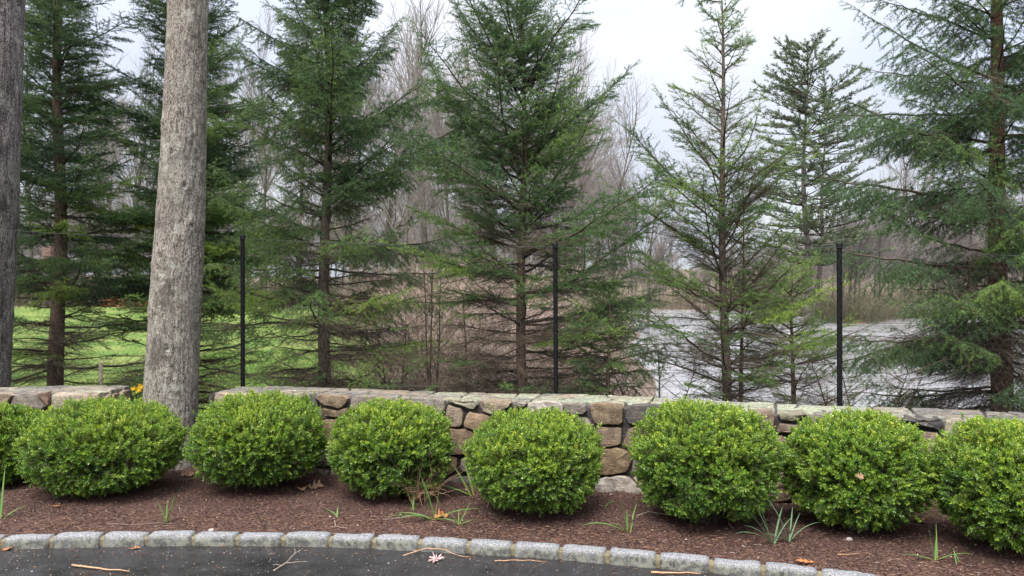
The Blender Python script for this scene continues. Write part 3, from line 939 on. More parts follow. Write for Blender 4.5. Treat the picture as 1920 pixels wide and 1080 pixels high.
# loose shreds and straw lying on the bed, some spilt on the kerb's foot and the drive
def shreds(n, off0, off1, lmin, lmax, wmin, wmax, tint, zf, lift, tilt=0.35):
    s_ = rng.uniform(-4.8, 7.5, n); o_ = off0 + (off1 - off0) * rng.random(n)
    a_ = s_ / KR
    c = np.stack([KC[0] + (KR + o_) * np.sin(a_), KC[1] + (KR + o_) * np.cos(a_), 0 * a_], -1)
    wb = np.interp(c[:, 0], wx, wy)
    ok = c[:, 1] < wb - 0.02
    c = c[ok]; n = len(c)
    c[:, 2] = zf(c[:, 0], c[:, 1]) + lift
    th = rng.uniform(0, 2 * pi, n)
    d = np.stack([np.cos(th), np.sin(th), rng.normal(0, tilt, n)], -1); d = norm(d)
    L = (lmin + (lmax - lmin) * rng.random(n) ** 2)[:, None]; W = (wmin + (wmax - wmin) * rng.random(n))[:, None]
    s2 = norm(np.cross(d, norm(np.array([0, 0, 1.0]) + rng.normal(0, 0.35, (n, 3)))))
    mid = c + np.array([0, 0, 1]) * (L * 0.12)
    p0, p1 = c - d * L / 2, c + d * L / 2
    for q in (p0, p1): q[:, 2] = np.maximum(q[:, 2], c[:, 2] - 0.004)
    V = np.stack([p0, mid - s2 * W / 2, p1, mid + s2 * W / 2], 1).reshape(-1, 3)
    b = np.arange(n)[:, None] * 4
    t = np.repeat(tint(n), 4)
    return V, b + np.array([[0, 1, 2]]), b + np.array([[0, 2, 3]]), t
acc = Acc()
flat0 = lambda x, y: 0.012 * fbm(np.stack([x * .9, y * 1.3, 0 * x], -1), 3)
for args in ((80000, 0.12, 2.3, 0.008, 0.036, 0.002, 0.006, lambda n: rng.random(n) ** 1.3 * 0.72, bed_z, 0.005, 0.5),
             (7000, 0.12, 2.2, 0.010, 0.045, 0.001, 0.002, lambda n: 0.5 + 0.4 * rng.random(n), bed_z, 0.005, 0.2),
             (10000, 0.10, 0.45, 0.01, 0.05, 0.0014, 0.0026, lambda n: 0.6 + 0.35 * rng.random(n), bed_z, 0.006, 0.15),
             (1500, 0.12, 2.0, 0.007, 0.018, 0.005, 0.010, lambda n: 0.9 + 0.1 * rng.random(n), bed_z, 0.006)):
    Vv, f1, f2, t = shreds(*args)
    acc.add(Vv, [f1, f2], t)
obj("mulch_shreds", acc.mesh("mulch_shreds"), M["chip"], kind="stuff")
acc = Acc()
for args in ((900, -0.16, -0.0, 0.006, 0.05, 0.002, 0.004, lambda n: 0.35 + 0.6 * rng.random(n), flat0, 0.004, 0.1),
             (9000, -3.2, -0.05, 0.004, 0.013, 0.003, 0.007, lambda n: 0.86 + 0.14 * rng.random(n), flat0, 0.003, 0.1),
             (260, -2.0, -0.05, 0.015, 0.05, 0.0015, 0.003, lambda n: 0.5 + 0.5 * rng.random(n), flat0, 0.004, 0.1)):
    Vv, f1, f2, t = shreds(*args)
    acc.add(Vv, [f1, f2], t)
obj("drive_litter", acc.mesh("drive_litter"), M["chip"], kind="stuff")

# ------------------------------------------------------------------ fence behind the wall
fence = empty("wire_fence", tuple(wall_path.at(np.array(3.0), WALL_D + 0.07, 0.0)), "thin wire netting fence on black posts running behind the stone wall", "fence")
FO = np.array(fence.location)
posts = [(457, 722, 443, 7.22, 455), (1043, 735, 458, 6.46, 1041), (1573, 750, 458, 5.98, 1574)]
ppos = []
for xb, ybm, yt, Yp, xt in posts:
    u_, _ = wall_path.px(xb, 740)
    # the post stands 7 cm behind the wall's back edge
    cand = np.linspace(-0.5, wall_path.L + 0.5, 2000)
    q = wall_path.at(cand, WALL_D + 0.07)
    kx = np.argmin(np.abs(q[:, 0] / q[:, 1] - (xb - 960) / F_PX))
    bx, by = q[kx, 0], q[kx, 1]
    zt = P(xt, yt, by)[2]; tx = P(xt, yt, by)[0]
    ppos.append((bx, by, zt, tx))
    base = np.array([bx, by, -0.35]); top = np.array([tx, by, zt])
    acc = Acc()
    zz_ = np.linspace(0, 1, 110)
    pth = base + (top - base) * zz_[:, None]
    rad = np.where(np.arange(110) % 2 == 0, 0.0215, 0.0195)     # the wrapped netting gives it notches
    Vv, Ff = loft(pth - FO, rad, 10)
    o = obj("post", new_mesh("fence_post", Vv, [np.vstack(Ff[1:]), Ff[0]], smooth=True), M["black"], fence)
    cp = [top + np.array([0, 0, z]) for z in (-0.035, -0.03, 0.004, 0.012, 0.016)]
    Vv, Ff = loft(np.array(cp) - FO, [0.0235, 0.025, 0.025, 0.019, 0.006], 12)
    obj("post_cap", new_mesh("post_cap", Vv, [np.vstack(Ff[1:]), Ff[0]], smooth=True), M["black"], o)
# line of the netting: left end behind the tall trunk, through the posts, out of the picture on the right
line = [(-6.6, 7.35, 2.30), (-4.82, 7.42, 2.235)] + [(p[0], p[1] - 0.024, p[2] - 0.025) for p in ppos] + [(4.6, 5.25, 1.86), (6.2, 4.55, 1.80)]
line = np.array(line)
lu = np.concatenate([[0], np.cumsum(np.hypot(np.diff(line[:, 0]), np.diff(line[:, 1])))])
def fence_pt(u, z):
    u = np.asarray(u, float)
    top = np.interp(u, lu, line[:, 2])
    seg = np.clip(np.searchsorted(lu, u, side='right') - 1, 0, len(lu) - 2)
    t = (u - lu[seg]) / (lu[seg + 1] - lu[seg])
    top = top - 0.02 * np.sin(np.clip(t, 0, 1) * pi)
    return np.stack([np.interp(u, lu, line[:, 0]), np.interp(u, lu, line[:, 1]), 0.60 + (top - 0.60) * z], -1)
ut = np.linspace(0.3, lu[-1], 120)
w = fence_pt(ut, np.ones(120)) - FO
Vv, Q = prisms(w[:-1], w[1:], 0.0015, 0.0015, 4)
obj("top_wire", new_mesh("top_wire", Vv, [Q]), M["wire"], fence)
cw, rows = 0.050, 32
cols = int((lu[-1] - 0.3) / cw)
p0, p1 = [], []
ii, jj = np.meshgrid(np.arange(cols), np.arange(rows))
uu = 0.3 + (ii + 0.5 * (jj % 2)) * cw
h = 1.0 / rows
z0 = jj * h
seg = [(uu, z0 + 0.33 * h * 0, uu, z0 + 0.55 * h)]                       # uprights (twisted pairs)
seg.append((uu, z0 + 0.55 * h, uu + cw / 2, z0 + h)); seg.append((uu, z0 + 0.55 * h, uu - cw / 2, z0 + h))
a0 = np.concatenate([fence_pt(s_[0].ravel(), s_[1].ravel()) for s_ in seg]); a1 = np.concatenate([fence_pt(s_[2].ravel(), s_[3].ravel()) for s_ in seg])
Vv, Q = prisms(a0 - FO, a1 - FO, 0.0007, 0.0007, 3)
obj("netting", new_mesh("netting", Vv, [Q]), M["wire_net"], fence, kind="stuff")

# ------------------------------------------------------------------ the two big trunks
def big_trunk(name, label, base, top, r_of_z, m, seed, lean_top=8.2, furrow=0.009, nu=180, nv=340):
    root = empty(name, base, label, "tree")
    base = np.array(base); top = np.array(top)
    z = np.linspace(-0.12, lean_top, nv)
    ax = (top - base) / (top[2] - base[2])
    ctr = np.stack([ax[0] * z + 0.012 * np.sin(z * 1.3 + seed), ax[1] * z + 0.01 * np.sin(z * 1.1), z], -1)
    r = np.array([r_of_z(t) for t in z])
    th = np.arange(nu) * 2 * pi / nu
    TH, ZZ = np.meshgrid(th, z)
    rr = np.broadcast_to(r[:, None], TH.shape)
    fl = 1 + 0.10 * np.exp(-np.maximum(ZZ, 0) / 0.28) * np.sin(TH * 4 + seed) + 0.025 * np.sin(TH * 2 + 1.7 * ZZ + seed)
    pc = np.stack([np.cos(TH) * rr, np.sin(TH) * rr, ZZ], -1).reshape(-1, 3)
    # fissured bark: stretched ridges broken by cross cracks
    rid = 1 - np.abs(vnoise(pc * np.array([30, 30, 5.5]), seed)) * 1.9
    rid += 0.6 * (1 - np.abs(vnoise(pc * np.array([62, 62, 14]), seed + 3)) * 1.9)
    rid += 0.5 * vnoise(pc * np.array([44, 44, 40]), seed + 9)
    big = fbm(pc * np.array([3.5, 3.5, 2.2]), seed + 20, 3)
    disp = (furrow * rid / 1.6).reshape(TH.shape) + 0.008 * big.reshape(TH.shape)
    wart = np.clip(vnoise(pc * 21.0, seed + 40) - .45, 0, 1) * np.clip(vnoise(pc * 5.0, seed + 41) + .2, 0, 1)
    disp = disp + 0.03 * wart.reshape(TH.shape)
    for kz, kt, ks in ((1.10, 0.2, .05), (1.92, -0.35, .055), (2.55, 0.5, .04), (3.1, -0.7, .045), (1.45, -0.8, .04), (2.2, 0.9, .04), (2.85, -0.1, .035)):   # old branch scars
        dt = np.angle(np.exp(1j * (TH - (-pi / 2 + kt)))) * rr
        g2 = (dt ** 2 + (ZZ - kz) ** 2) / ks ** 2
        disp = disp + 0.018 * np.exp(-g2 * 0.5) - 0.038 * np.exp(-g2 * 5)
    R_ = rr * fl + disp
    V = np.stack([ctr[:, 0:1] + np.cos(TH) * R_, ctr[:, 1:2] + np.sin(TH) * R_, ZZ], -1).reshape(-1, 3)
    i = np.arange(nv - 1)[:, None] * nu; k = np.arange(nu)[None, :]; k2 = (k + 1) % nu
    Q = np.stack([i + k, i + k2, i + nu + k2, i + nu + k], -1).reshape(-1, 4)
    tk = obj("trunk", new_mesh(name + "_trunk", V, [Q], smooth=True), m, root)
    # leafless limbs above the picture's edge
    acc = Acc(); rd = random.Random(seed)
    for b in range(7):
        z0 = lean_top - 0.3 - 0.45 * b * 0.8
        az = b * 2.4 + seed
        if z0 < 5.6: break
        pts = [np.array([ax[0] * z0, ax[1] * z0, z0])]
        d = np.array([cos(az) * .8, sin(az) * .8, .7])
        for s_ in range(7):
            d = d + np.array([rd.uniform(-.2, .2), rd.uniform(-.2, .2), .12]); d /= np.linalg.norm(d)
            pts.append(pts[-1] + d * 0.45)
        Vv, Ff = loft(np.array(pts), np.linspace(0.08, 0.012, 8), 7)
        acc.add(Vv, Ff)
    obj("limbs", acc.mesh("limbs", True), m, root)
    return root
def r_oak(z):
    r = 0.172 + 0.0135 * (4.3 - min(z, 4.3)) + 0.075 * exp(-max(z, 0) / 0.32)
    return r if z < 4.4 else max(0.05, r - 0.03 * (z - 4.4))
bp, tp = P(317, 790, 6.95), P(353.5, 0, 6.95)
big_trunk("oak_tree", "tall straight grey-brown trunk standing in the gap of the stone wall", (bp[0], 6.95, 0.03), (tp[0], 6.95, tp[2]), r_oak, M["oak"], 4)
bp, tp = P(-56, 790, 7.75), P(-24, 0, 7.75)
big_trunk("oak_tree", "dark furrowed trunk behind the left wall, cut off by the picture's left edge", (bp[0], 7.75, -0.1), (tp[0], 7.75, tp[2]),
          lambda z: 0.325 if z < 5 else max(0.06, 0.325 - 0.05 * (z - 5)), M["oak_dark"], 9, furrow=0.013, nu=110, nv=220)

# ------------------------------------------------------------------ conifers
def vadd(a, b, s=1.0): return (a[0] + b[0] * s, a[1] + b[1] * s, a[2] + b[2] * s)
def vnorm(a):
    l = sqrt(a[0] ** 2 + a[1] ** 2 + a[2] ** 2) or 1e-9
    return (a[0] / l, a[1] / l, a[2] / l)
def vcross(a, b): return (a[1] * b[2] - a[2] * b[1], a[2] * b[0] - a[0] * b[2], a[0] * b[1] - a[1] * b[0])

def needle_arrays(p0, p1, tint, dens, nl, nw, seed, up=0.25, fwd=0.6):
    """needles set round every shoot, one thin blade each"""
    g = np.random.default_rng(seed)
    p0, p1, tint = np.array(p0), np.array(p1), np.array(tint)
    L = np.linalg.norm(p1 - p0, axis=1)
    cnt = np.maximum(2, (L * dens).astype(int))
    idx = np.repeat(np.arange(len(L)), cnt)
    t = g.random(len(idx))
    ax = norm(p1 - p0)[idx]
    base = p0[idx] + (p1 - p0)[idx] * t[:, None]
    rd = g.normal(size=(len(idx), 3))
    rd = norm(rd - ax * np.sum(rd * ax, 1, keepdims=True))
    d = norm(rd + ax * fwd + np.array([0, 0, up]))
    side = norm(np.cross(d, g.normal(size=(len(idx), 3))))
    ln = (nl * (0.75 + 0.45 * g.random(len(idx))))[:, None]
    w = nw * (0.8 + 0.4 * g.random(len(idx)))[:, None]
    V = np.stack([base - side * w / 2, base + side * w / 2, base + d * ln], 1).reshape(-1, 3)
    T = np.clip(tint[idx] + g.normal(0, 0.08, len(idx)), 0, 1)
    return V, np.arange(len(idx) * 3).reshape(-1, 3), np.repeat(T, 3)

def spray_mesh(name, seed, L, hang, needles=True):
    """one side branchlet with its own shoots, lying along +X, flat in XY"""
    rd = random.Random(seed)
    S0, S1, R0, R1, NP0, NP1, NT = [], [], [], [], [], [], []
    def shoot(p, d, l, r, lvl, tint):
        n = 3 if lvl == 0 else 2
        q = p
        for i in range(n):
            dd = vnorm((d[0] + rd.uniform(-.08, .08), d[1] + rd.uniform(-.08, .08), d[2] + rd.uniform(-.06, .06) - hang * .5 * (i + 1) / n))
            e = vadd(q, dd, l / n)
            S0.append(q); S1.append(e); R0.append(r * (1 - .6 * i / n)); R1.append(r * (1 - .6 * (i + 1) / n))
            NP0.append(q); NP1.append(e); NT.append(tint + .10 * (i == n - 1))
            q = e
        if needles:
            if lvl >= (2 if L > .3 else 1): return
            s0, s1, ra, rb = (.05, .062, .62, .05) if lvl == 0 else (.055, .07, .45, .04)
        else:
            if lvl >= (1 if L < .2 else 2): return
            s0, s1, ra, rb = (.02, .032, .55, .05) if lvl == 0 else (.03, .04, .5, .03)
        s = s0
        sg = rd.choice((-1, 1))
        while s < l - .015:
            f = s / l
            o = vadd(p, (q[0] - p[0], q[1] - p[1], q[2] - p[2]), f)
            sg = -sg
            fl = .35 if needles else .9
            side = vnorm(vcross(d, (rd.uniform(-fl, fl), rd.uniform(-fl, fl), 1)))
            an = rd.uniform(.6, .95)
            w = vnorm((d[0] * cos(an) + side[0] * sg * sin(an), d[1] * cos(an) + side[1] * sg * sin(an), d[2] * cos(an) + side[2] * sg * sin(an) - hang + rd.uniform(-.14, .16)))
            ll = (ra * (l - s) + rb) * rd.uniform(.6, 1.15)
            shoot(o, w, ll, r * .6, lvl + 1, .5 + rd.uniform(-.06, .10))
            s += s1 * rd.uniform(.75, 1.3)
    shoot((0, 0, 0), (1, 0, .05), L, .0026 if L > .3 else .0019, 0, .48)
    Vs, Q = prisms(S0, S1, R0, R1, 3)
    parts = [(Vs, Q, .5, M["twig"])]
    if needles:
        V, Fc, T = needle_arrays(NP0, NP1, NT, 430, .0205, .0038, seed)
        parts.append((V, Fc, T, M["needle"]))
    return two_mat_mesh(name, parts)
SPL = (.12, .25, .44)                                     # the three sizes of branchlet
def spray_set(tagname, hang):
    live = [spray_mesh("spray_%s_%d" % (tagname, k), 900 + k * 7 + int(hang * 100), SPL[k // 2], hang) for k in range(6)]
    dead = [spray_mesh("bare_spray_%s_%d" % (tagname, k), 950 + k * 7 + int(hang * 100), SPL[k // 2], hang * .4, False) for k in range(6)]
    return live + dead
SPRAYS = {"flat": spray_set("flat", .10), "hang": spray_set("hang", .42)}

def spruce(name, label, base, H, r0, prm, m_bark_, seed, extra=(), warm=0.2, sset="flat"):
    """prm: dz whorl spacing, nb branches per whorl, L(h) length, e0(h) rise at trunk, curl(h) tip upturn,
       bare(h) leafless share of a branch, keep(h) share of branchlets that carry needles, hang droop of branchlets, sp spacing"""
    rd = random.Random(seed)
    root = empty(name, base, label, "spruce tree")
    hz = np.linspace(-0.3, H, 40)
    lean = prm.get("lean", (0, 0))
    axis = lambda h: (0.02 * sin(h * 1.7 + seed) - .02 * sin(seed) + lean[0] * h, 0.02 * cos(h * 1.3 + seed) + lean[1] * h, h)
    path = np.array([axis(h) for h in hz])
    rad = np.array([max(0.004, r0 * (1 - max(h, 0) / (H * 1.03)) ** 0.8 * (1 + 0.35 * exp(-max(h, 0) / 0.15))) for h in hz])
    Vv, Ff = loft(path, rad, 14, True, 0.10, seed)
    obj("trunk", new_mesh("spruce_trunk", Vv, [np.vstack(Ff[1:]), Ff[0]], smooth=True), m_bark_, root)
    BP0, BP1, BR0, BR1, BT = [], [], [], [], []
    PP, PX, PY, PZ, PS, PK, PT = [], [], [], [], [], [], []
    L_, e_, curl_, bare_, keep_ = prm["L"], prm["e0"], prm["curl"], prm["bare"], prm["keep"]
    hang, sp = prm.get("hang", 0.1), prm.get("sp", 0.076)
    tb = prm.get("tint", 0.4)
    full = prm.get("full", 1.0)
    def put(p, d, l, live, tint):
        d = vnorm(d)
        up = (rd.uniform(-.25, .25), rd.uniform(-.25, .25), 1.0)
        y = vcross(up, d); y = vnorm(y) if abs(d[2]) < .995 else (0, 1, 0)
        z = vcross(d, y)
        c = 0 if l < .17 else (1 if l < .33 else 2)
        PP.append(p); PX.append(d); PY.append(y); PZ.append(z); PS.append(l / SPL[c]); PK.append(c * 2 + rd.randrange(2) + (0 if live else 6)); PT.append(tint)
    def branch(h, az, L, el, curl, bare, keep, r, tint):
        p = axis(h)
        n = max(5, int(L / 0.12))
        st = L / n
        a = az
        pts, dirs = [p], []
        for i in range(n):
            t = (i + 0.5) / n
            e = el + curl * t ** 1.5 + rd.uniform(-.15, .15)
            a += rd.uniform(-.13, .13)
            d = (cos(a) * cos(e), sin(a) * cos(e), sin(e))
            p = vadd(p, d, st)
            pts.append(p); dirs.append(d)
        for i in range(n):
            ra, rb = r * (1 - i / n) ** .8 + .0016, r * (1 - (i + 1) / n) ** .8 + .0016
            BP0.append(pts[i]); BP1.append(pts[i + 1]); BR0.append(ra); BR1.append(rb); BT.append(rd.random() * .6)
        put(vadd(pts[-1], dirs[-1], -.03), dirs[-1], min(.2, .1 + .08 * L) * rd.uniform(.8, 1.2), keep > .2, tint + .1)
        s = max(0.05, 0.07 * L)
        while s < L:
            t = s / L
            i = min(n - 1, int(t * n)); f = t * n - i
            q = vadd(pts[i], dirs[i], st * f)
            d = dirs[i]
            sd = vnorm(vcross(d, (0, 0, 1)))
            for side in (-1, 1):
                if rd.random() < .12: continue
                ang = rd.uniform(0.7, 1.1)
                v = (d[0] * cos(ang) + sd[0] * side * sin(ang), d[1] * cos(ang) + sd[1] * side * sin(ang), d[2] * cos(ang) - hang + rd.uniform(-.25, .28))
                l = (min(0.46 * L * (1 - t) ** 0.8, prm.get("lmax", 0.5)) + 0.07) * rd.uniform(0.55, 1.1)
                live = t > bare + rd.uniform(-.15, .15) and rd.random() < keep
                if not live and rd.random() < prm.get("drop", .12): continue
                put(q, v, l, live, tint + rd.uniform(-.12, .12))
            if t > bare and rd.random() < keep * .45 * full:       # short ones off the top and underside
                sg = rd.choice((1, 1, -1))
                put(q, (d[0] * .8 + rd.uniform(-.3, .3), d[1] * .8 + rd.uniform(-.3, .3), d[2] * .8 + sg * rd.uniform(.3, .7) - hang), rd.uniform(.08, .18), True, tint + rd.uniform(-.1, .15))
            s += sp * rd.uniform(.7, 1.3)
    h = prm.get("h0", 0.25)
    while h < H - 0.08:
        nb = prm["nb"] + rd.choice((-1, 0, 0, 1))
        a0 = rd.uniform(0, 6.28)
        for b in range(nb):
            az = a0 + b * 2 * pi / nb + rd.uniform(-.3, .3)
            L = L_(h) * rd.uniform(.5, 1.22) * (1 + .30 * sin(az * 1.0 + h * 2.1 + seed) * sin(h * 1.3 + seed * .7))
            branch(h + rd.uniform(-.09, .09), az, L, e_(h) + rd.uniform(-.24, .24), curl_(h) + rd.uniform(-.25, .25), bare_(h), keep_(h), 0.004 + 0.006 * L, tb + prm.get("tvar", 0.12) * rd.uniform(-1, 1))
        for b in range(prm.get("inter", 2)):                       # small branches between whorls
            az = rd.uniform(0, 6.28)
            hh = h + prm["dz"] * rd.uniform(.25, .75)
            branch(min(hh, H - .05), az, L_(h) * rd.uniform(.3, .7), e_(h) + rd.uniform(-.2, .2), curl_(h), bare_(h), keep_(h), 0.003 + 0.004 * L_(h), tb + prm.get("tvar", 0.12) * rd.uniform(-1, 1))
        h += prm["dz"] * rd.uniform(.85, 1.15)
    for _ in range(prm.get("low", 18)):                           # thin dead branches near the foot
        hh = rd.uniform(.15, prm.get("lowtop", 1.45))
        branch(hh, rd.uniform(0, 6.28), L_(hh) * rd.uniform(.45, 1.0), rd.uniform(-.15, .25), rd.uniform(-.55, .25), .85 if rd.random() < .3 else 1.1, .5, .005, tb)
    for (hh, az, L, el, cu, ba, ke, ti) in extra:
        branch(hh, az, L, el, cu, ba, ke, 0.006 + 0.007 * L, ti)
    put(axis(H - .02), (0, 0.02, 1), .30, True, tb)                # leader
    Vv, Q = prisms(BP0, BP1, BR0, BR1, 5)
    obj("branches", new_mesh("spruce_branches", Vv, [Q], np.repeat(np.array(BT), 10), smooth=True), M["twig"], root, kind="stuff")
    A3 = lambda l: np.array(l, float)
    spread("sprays", SPRAYS[sset], A3(PP), euler_from_axes(A3(PX), A3(PY), A3(PZ)), A3(PS), np.array(PK), root, itint=np.clip(A3(PT), 0, 1), iwarm=np.clip((np.interp(A3(PP)[:, 2], *prm["warm"]) if "warm" in prm else warm) + np.random.default_rng(seed).normal(0, .08, len(PP)), 0, 1))
    return root
def ip(*pairs):
    xs = [p[0] for p in pairs]; ys = [p[1] for p in pairs]
    return lambda h: float(np.interp(h, xs, ys))
AZ_RIGHT, AZ_LEFT, AZ_CAM, AZ_BACK = 0.0, pi, -pi / 2, pi / 2

def at(x, ybase, Y, z=None):
    p = P(x, ybase, Y)
    return (p[0], Y, float(ground_z(p[0], Y)) if z is None else z)

# right of the middle post: the regular tree with raised boughs
spruce("spruce_tree", "shapely young spruce with raised boughs, trunk just left of the middle fence post", at(983, 740, 7.75), 4.95, 0.062,
       dict(warm=((0, 2.0, 2.8, 7), (.55, .5, .1, .05)), dz=.30, nb=5, inter=4, L=ip((0, 1.25), (1.2, 1.4), (2.0, 1.5), (3, 1.45), (3.7, 1.15), (4.3, .75), (5, .2)), e0=ip((0, -.12), (1, -.02), (1.7, .12), (2.5, .45), (3.4, .72), (5, .85)),
            curl=ip((0, .25), (2, .35), (3, .2), (5, .15)), bare=ip((0, .75), (.9, .62), (1.5, .40), (2.1, .25), (3, .12), (5, .03)), keep=ip((0, .22), (1.0, .45), (1.5, .85), (2.2, 1)),
            hang=.10, tint=.42, tvar=.16), M["sbark"], 21, warm=0.15, sset="flat",
       extra=((1.45, 0.08, 1.75, .10, .28, .45, 1, .22), (1.75, 0.2, 1.5, .12, .3, .3, 1, .3), (1.25, -0.5, 1.2, .05, .2, .3, .9, .75), (1.9, 3.3, 1.35, .1, .2, .25, 1, .7), (2.2, 2.9, 1.3, .3, .2, .2, 1, .6)))
# left of the middle: tall feathery spruce behind the first post
spruce("spruce_tree", "tall feathery grey-green spruce on a dark trunk, right of the left fence post", at(612, 730, 8.5), 6.7, 0.075,
       dict(low=10, drop=.3, warm=((0, 1.9, 2.8, 7), (.8, .7, .25, .15)), dz=.30, nb=5, inter=4, L=ip((0, 1.4), (1.2, 1.5), (2.2, 1.45), (3.2, 1.35), (4.2, 1.2), (5.2, .95), (6.7, .1)), e0=ip((0, -.1), (1.5, .0), (2.2, .12), (3.2, .4), (4.2, .62), (6.7, .8)),
            curl=ip((0, .2), (3, .25), (6, .1)), bare=ip((0, .80), (1.0, .6), (1.6, .42), (2.2, .3), (3, .12), (6, .03)), keep=ip((0, .12), (.9, .3), (1.4, .7), (2, .85), (3, 1)),
            hang=.16, tint=.38, tvar=.2, lean=(0.004, 0)), M["sbark_dark"], 33, warm=0.35, sset="hang",
       extra=((1.62, -.6, 1.25, .05, .2, .25, 1, .85), (1.15, -.35, 1.35, .0, .2, .3, 1, .8), (1.7, -2.3, 1.3, .05, .25, .3, 1, .8), (2.9, -.1, 1.45, .5, .1, .2, 1, .3), (3.4, .15, 1.45, .55, .1, .1, 1, .35), (3.9, 3.0, 1.3, .6, .05, .1, 1, .3)))
# far left
spruce("spruce_tree", "dark bluish spruce with brown trunk at far left, behind the left wall end", at(107, 715, 9.3), 7.4, 0.10,
       dict(low=8, drop=.45, warm=((0, 1.9, 2.8, 7), (.5, .5, .15, .1)), dz=.30, nb=5, inter=5, L=ip((0, 1.4), (1.4, 1.45), (2.4, 1.4), (3.6, 1.25), (4.6, 1.05), (5.6, .8), (7.4, .1)), e0=ip((0, -.08), (1.5, .0), (2.6, .1), (3.6, .3), (5, .55), (7, .8)),
            curl=ip((0, .15), (3, .2), (6, .1)), bare=ip((0, .9), (.85, .8), (1.2, .45), (1.8, .25), (3, .1), (6, .02)), keep=ip((0, .04), (1.2, .10), (1.7, .75), (2.0, .95), (3, 1)),
            hang=.14, tint=.34, tvar=.2), M["sbark"], 41, warm=0.1, sset="flat",
       extra=((1.75, -1.1, .95, .08, .2, .15, 1, .95), (1.05, -1.7, .8, .05, .1, .1, 1, .85), (2.5, -.9, .9, .1, .1, .2, 1, .9), (3.0, -.3, 1.0, .2, .1, .2, 1, .8)))
# behind the tall grey trunk
spruce("spruce_tree", "dense dark spruce half hidden behind the tall grey trunk, boughs showing on both sides", at(356, 720, 9.9), 7.6, 0.085,
       dict(low=6, drop=.5, warm=((0, 2.4, 3.4, 7), (.9, .8, .2, .1)), dz=.26, nb=6, inter=6, sp=.06, L=ip((0, 1.5), (1.2, 1.45), (2.2, 1.35), (3.2, 1.1), (4.2, 1.0), (5.6, .75), (7.6, .1)), e0=ip((0, -.1), (1.5, .0), (2.6, .15), (4.2, .35), (7, .8)),
            curl=ip((0, .15), (3, .25), (6, .15)), bare=ip((0, .75), (.9, .5), (1.3, .2), (3, .08), (6, .02)), keep=ip((0, .06), (1.25, .2), (1.8, .95), (2.4, 1)),
            hang=.12, tint=.40, tvar=.25), M["sbark_dark"], 52, warm=0.25, sset="flat",
       extra=((2.3, -.35, 1.35, .1, .15, .1, 1, .95), (2.2, -2.4, 1.25, .1, .15, .1, 1, .95), (2.7, 3.5, 1.4, .1, .15, .1, 1, .9), (1.7, -.2, 1.5, .05, .15, .2, 1, .9), (3.9, .2, 1.2, .3, .1, .1, 1, .1), (3.9, 3.2, 1.4, .35, .1, .1, 1, .1), (4.3, 3.0, 1.2, .4, .1, .1, 1, .1), (3.6, -.2, 1.1, .2, .1, .1, 1, .05)))
# the thin one before the pond
spruce("spruce_tree", "thin sparse spruce standing before the pond, sky showing through its few upswept boughs", at(1365, 745, 7.3), 4.75, 0.052,
       dict(low=14, dz=.25, nb=4, inter=2, full=.6, drop=.25, sp=.06, L=ip((0, 1.0), (1.2, 1.05), (2.0, .95), (2.8, .72), (3.5, .42), (4.2, .36), (4.75, .12)), e0=ip((0, .0), (.8, .12), (1.3, .45), (2.2, .72), (3.2, .7), (4.7, .4)),
            curl=ip((0, .25), (1.5, .15), (3, .1), (4.7, .4)), bare=ip((0, .6), (.8, .40), (1.5, .30), (2.4, .3), (3.2, .25), (4.7, .1)), keep=ip((0, .25), (.8, .5), (1.6, .7), (2.6, .6), (3.4, .45), (3.9, .5), (4.2, 1)),
            hang=.04, tint=.55, tvar=.2, lean=(-0.008, 0)), M["sbark_dark"], 64, warm=0.45, sset="flat",
       extra=((2.45, 3.1, 1.25, .72, .0, .35, .75, .35), (2.0, 3.3, 1.3, .55, .05, .5, .6, .5), (1.5, .1, 1.2, .8, .1, .5, .4, .5), (2.3, .1, 1.2, .85, .0, .5, .35, .4), (1.0, -.1, 1.25, .2, .3, .35, .9, .85), (1.3, -.3, 1.1, .3, .2, .25, .9, .9)))
spruce("spruce_sapling", "slim second stem close beside the thin sparse spruce before the pond", at(1389, 745, 7.55), 2.7, 0.026,
       dict(low=4, dz=.3, nb=3, inter=1, L=ip((0, .7), (1.5, .7), (2.7, .1)), e0=ip((0, .0), (1, .3), (2.7, .8)), curl=ip((0, .3), (3, .1)), bare=ip((0, .7), (1.2, .4), (2.7, .1)), keep=ip((0, .2), (1.2, .6), (2.7, .9)),
            hang=.05, tint=.6), M["sbark"], 67, warm=0.5, sset="flat")
# light green one left of the right post
spruce("spruce_tree", "light green twiggy spruce just left of the right fence post", at(1490, 745, 8.6), 2.15, 0.036,
       dict(low=5, dz=.23, nb=5, inter=3, L=ip((0, 1.1), (1.2, 1.0), (1.7, .7), (2.15, .25)), e0=ip((0, .0), (1, .25), (2.7, .8)), curl=ip((0, .3), (3, .1)), bare=ip((0, .6), (.8, .45), (1.6, .2), (2.7, .05)), keep=ip((0, .15), (.8, .35), (1.4, .7), (2, .85)),
            hang=.05, tint=.55, tvar=.25), M["sbark"], 71, warm=0.85, sset="flat")
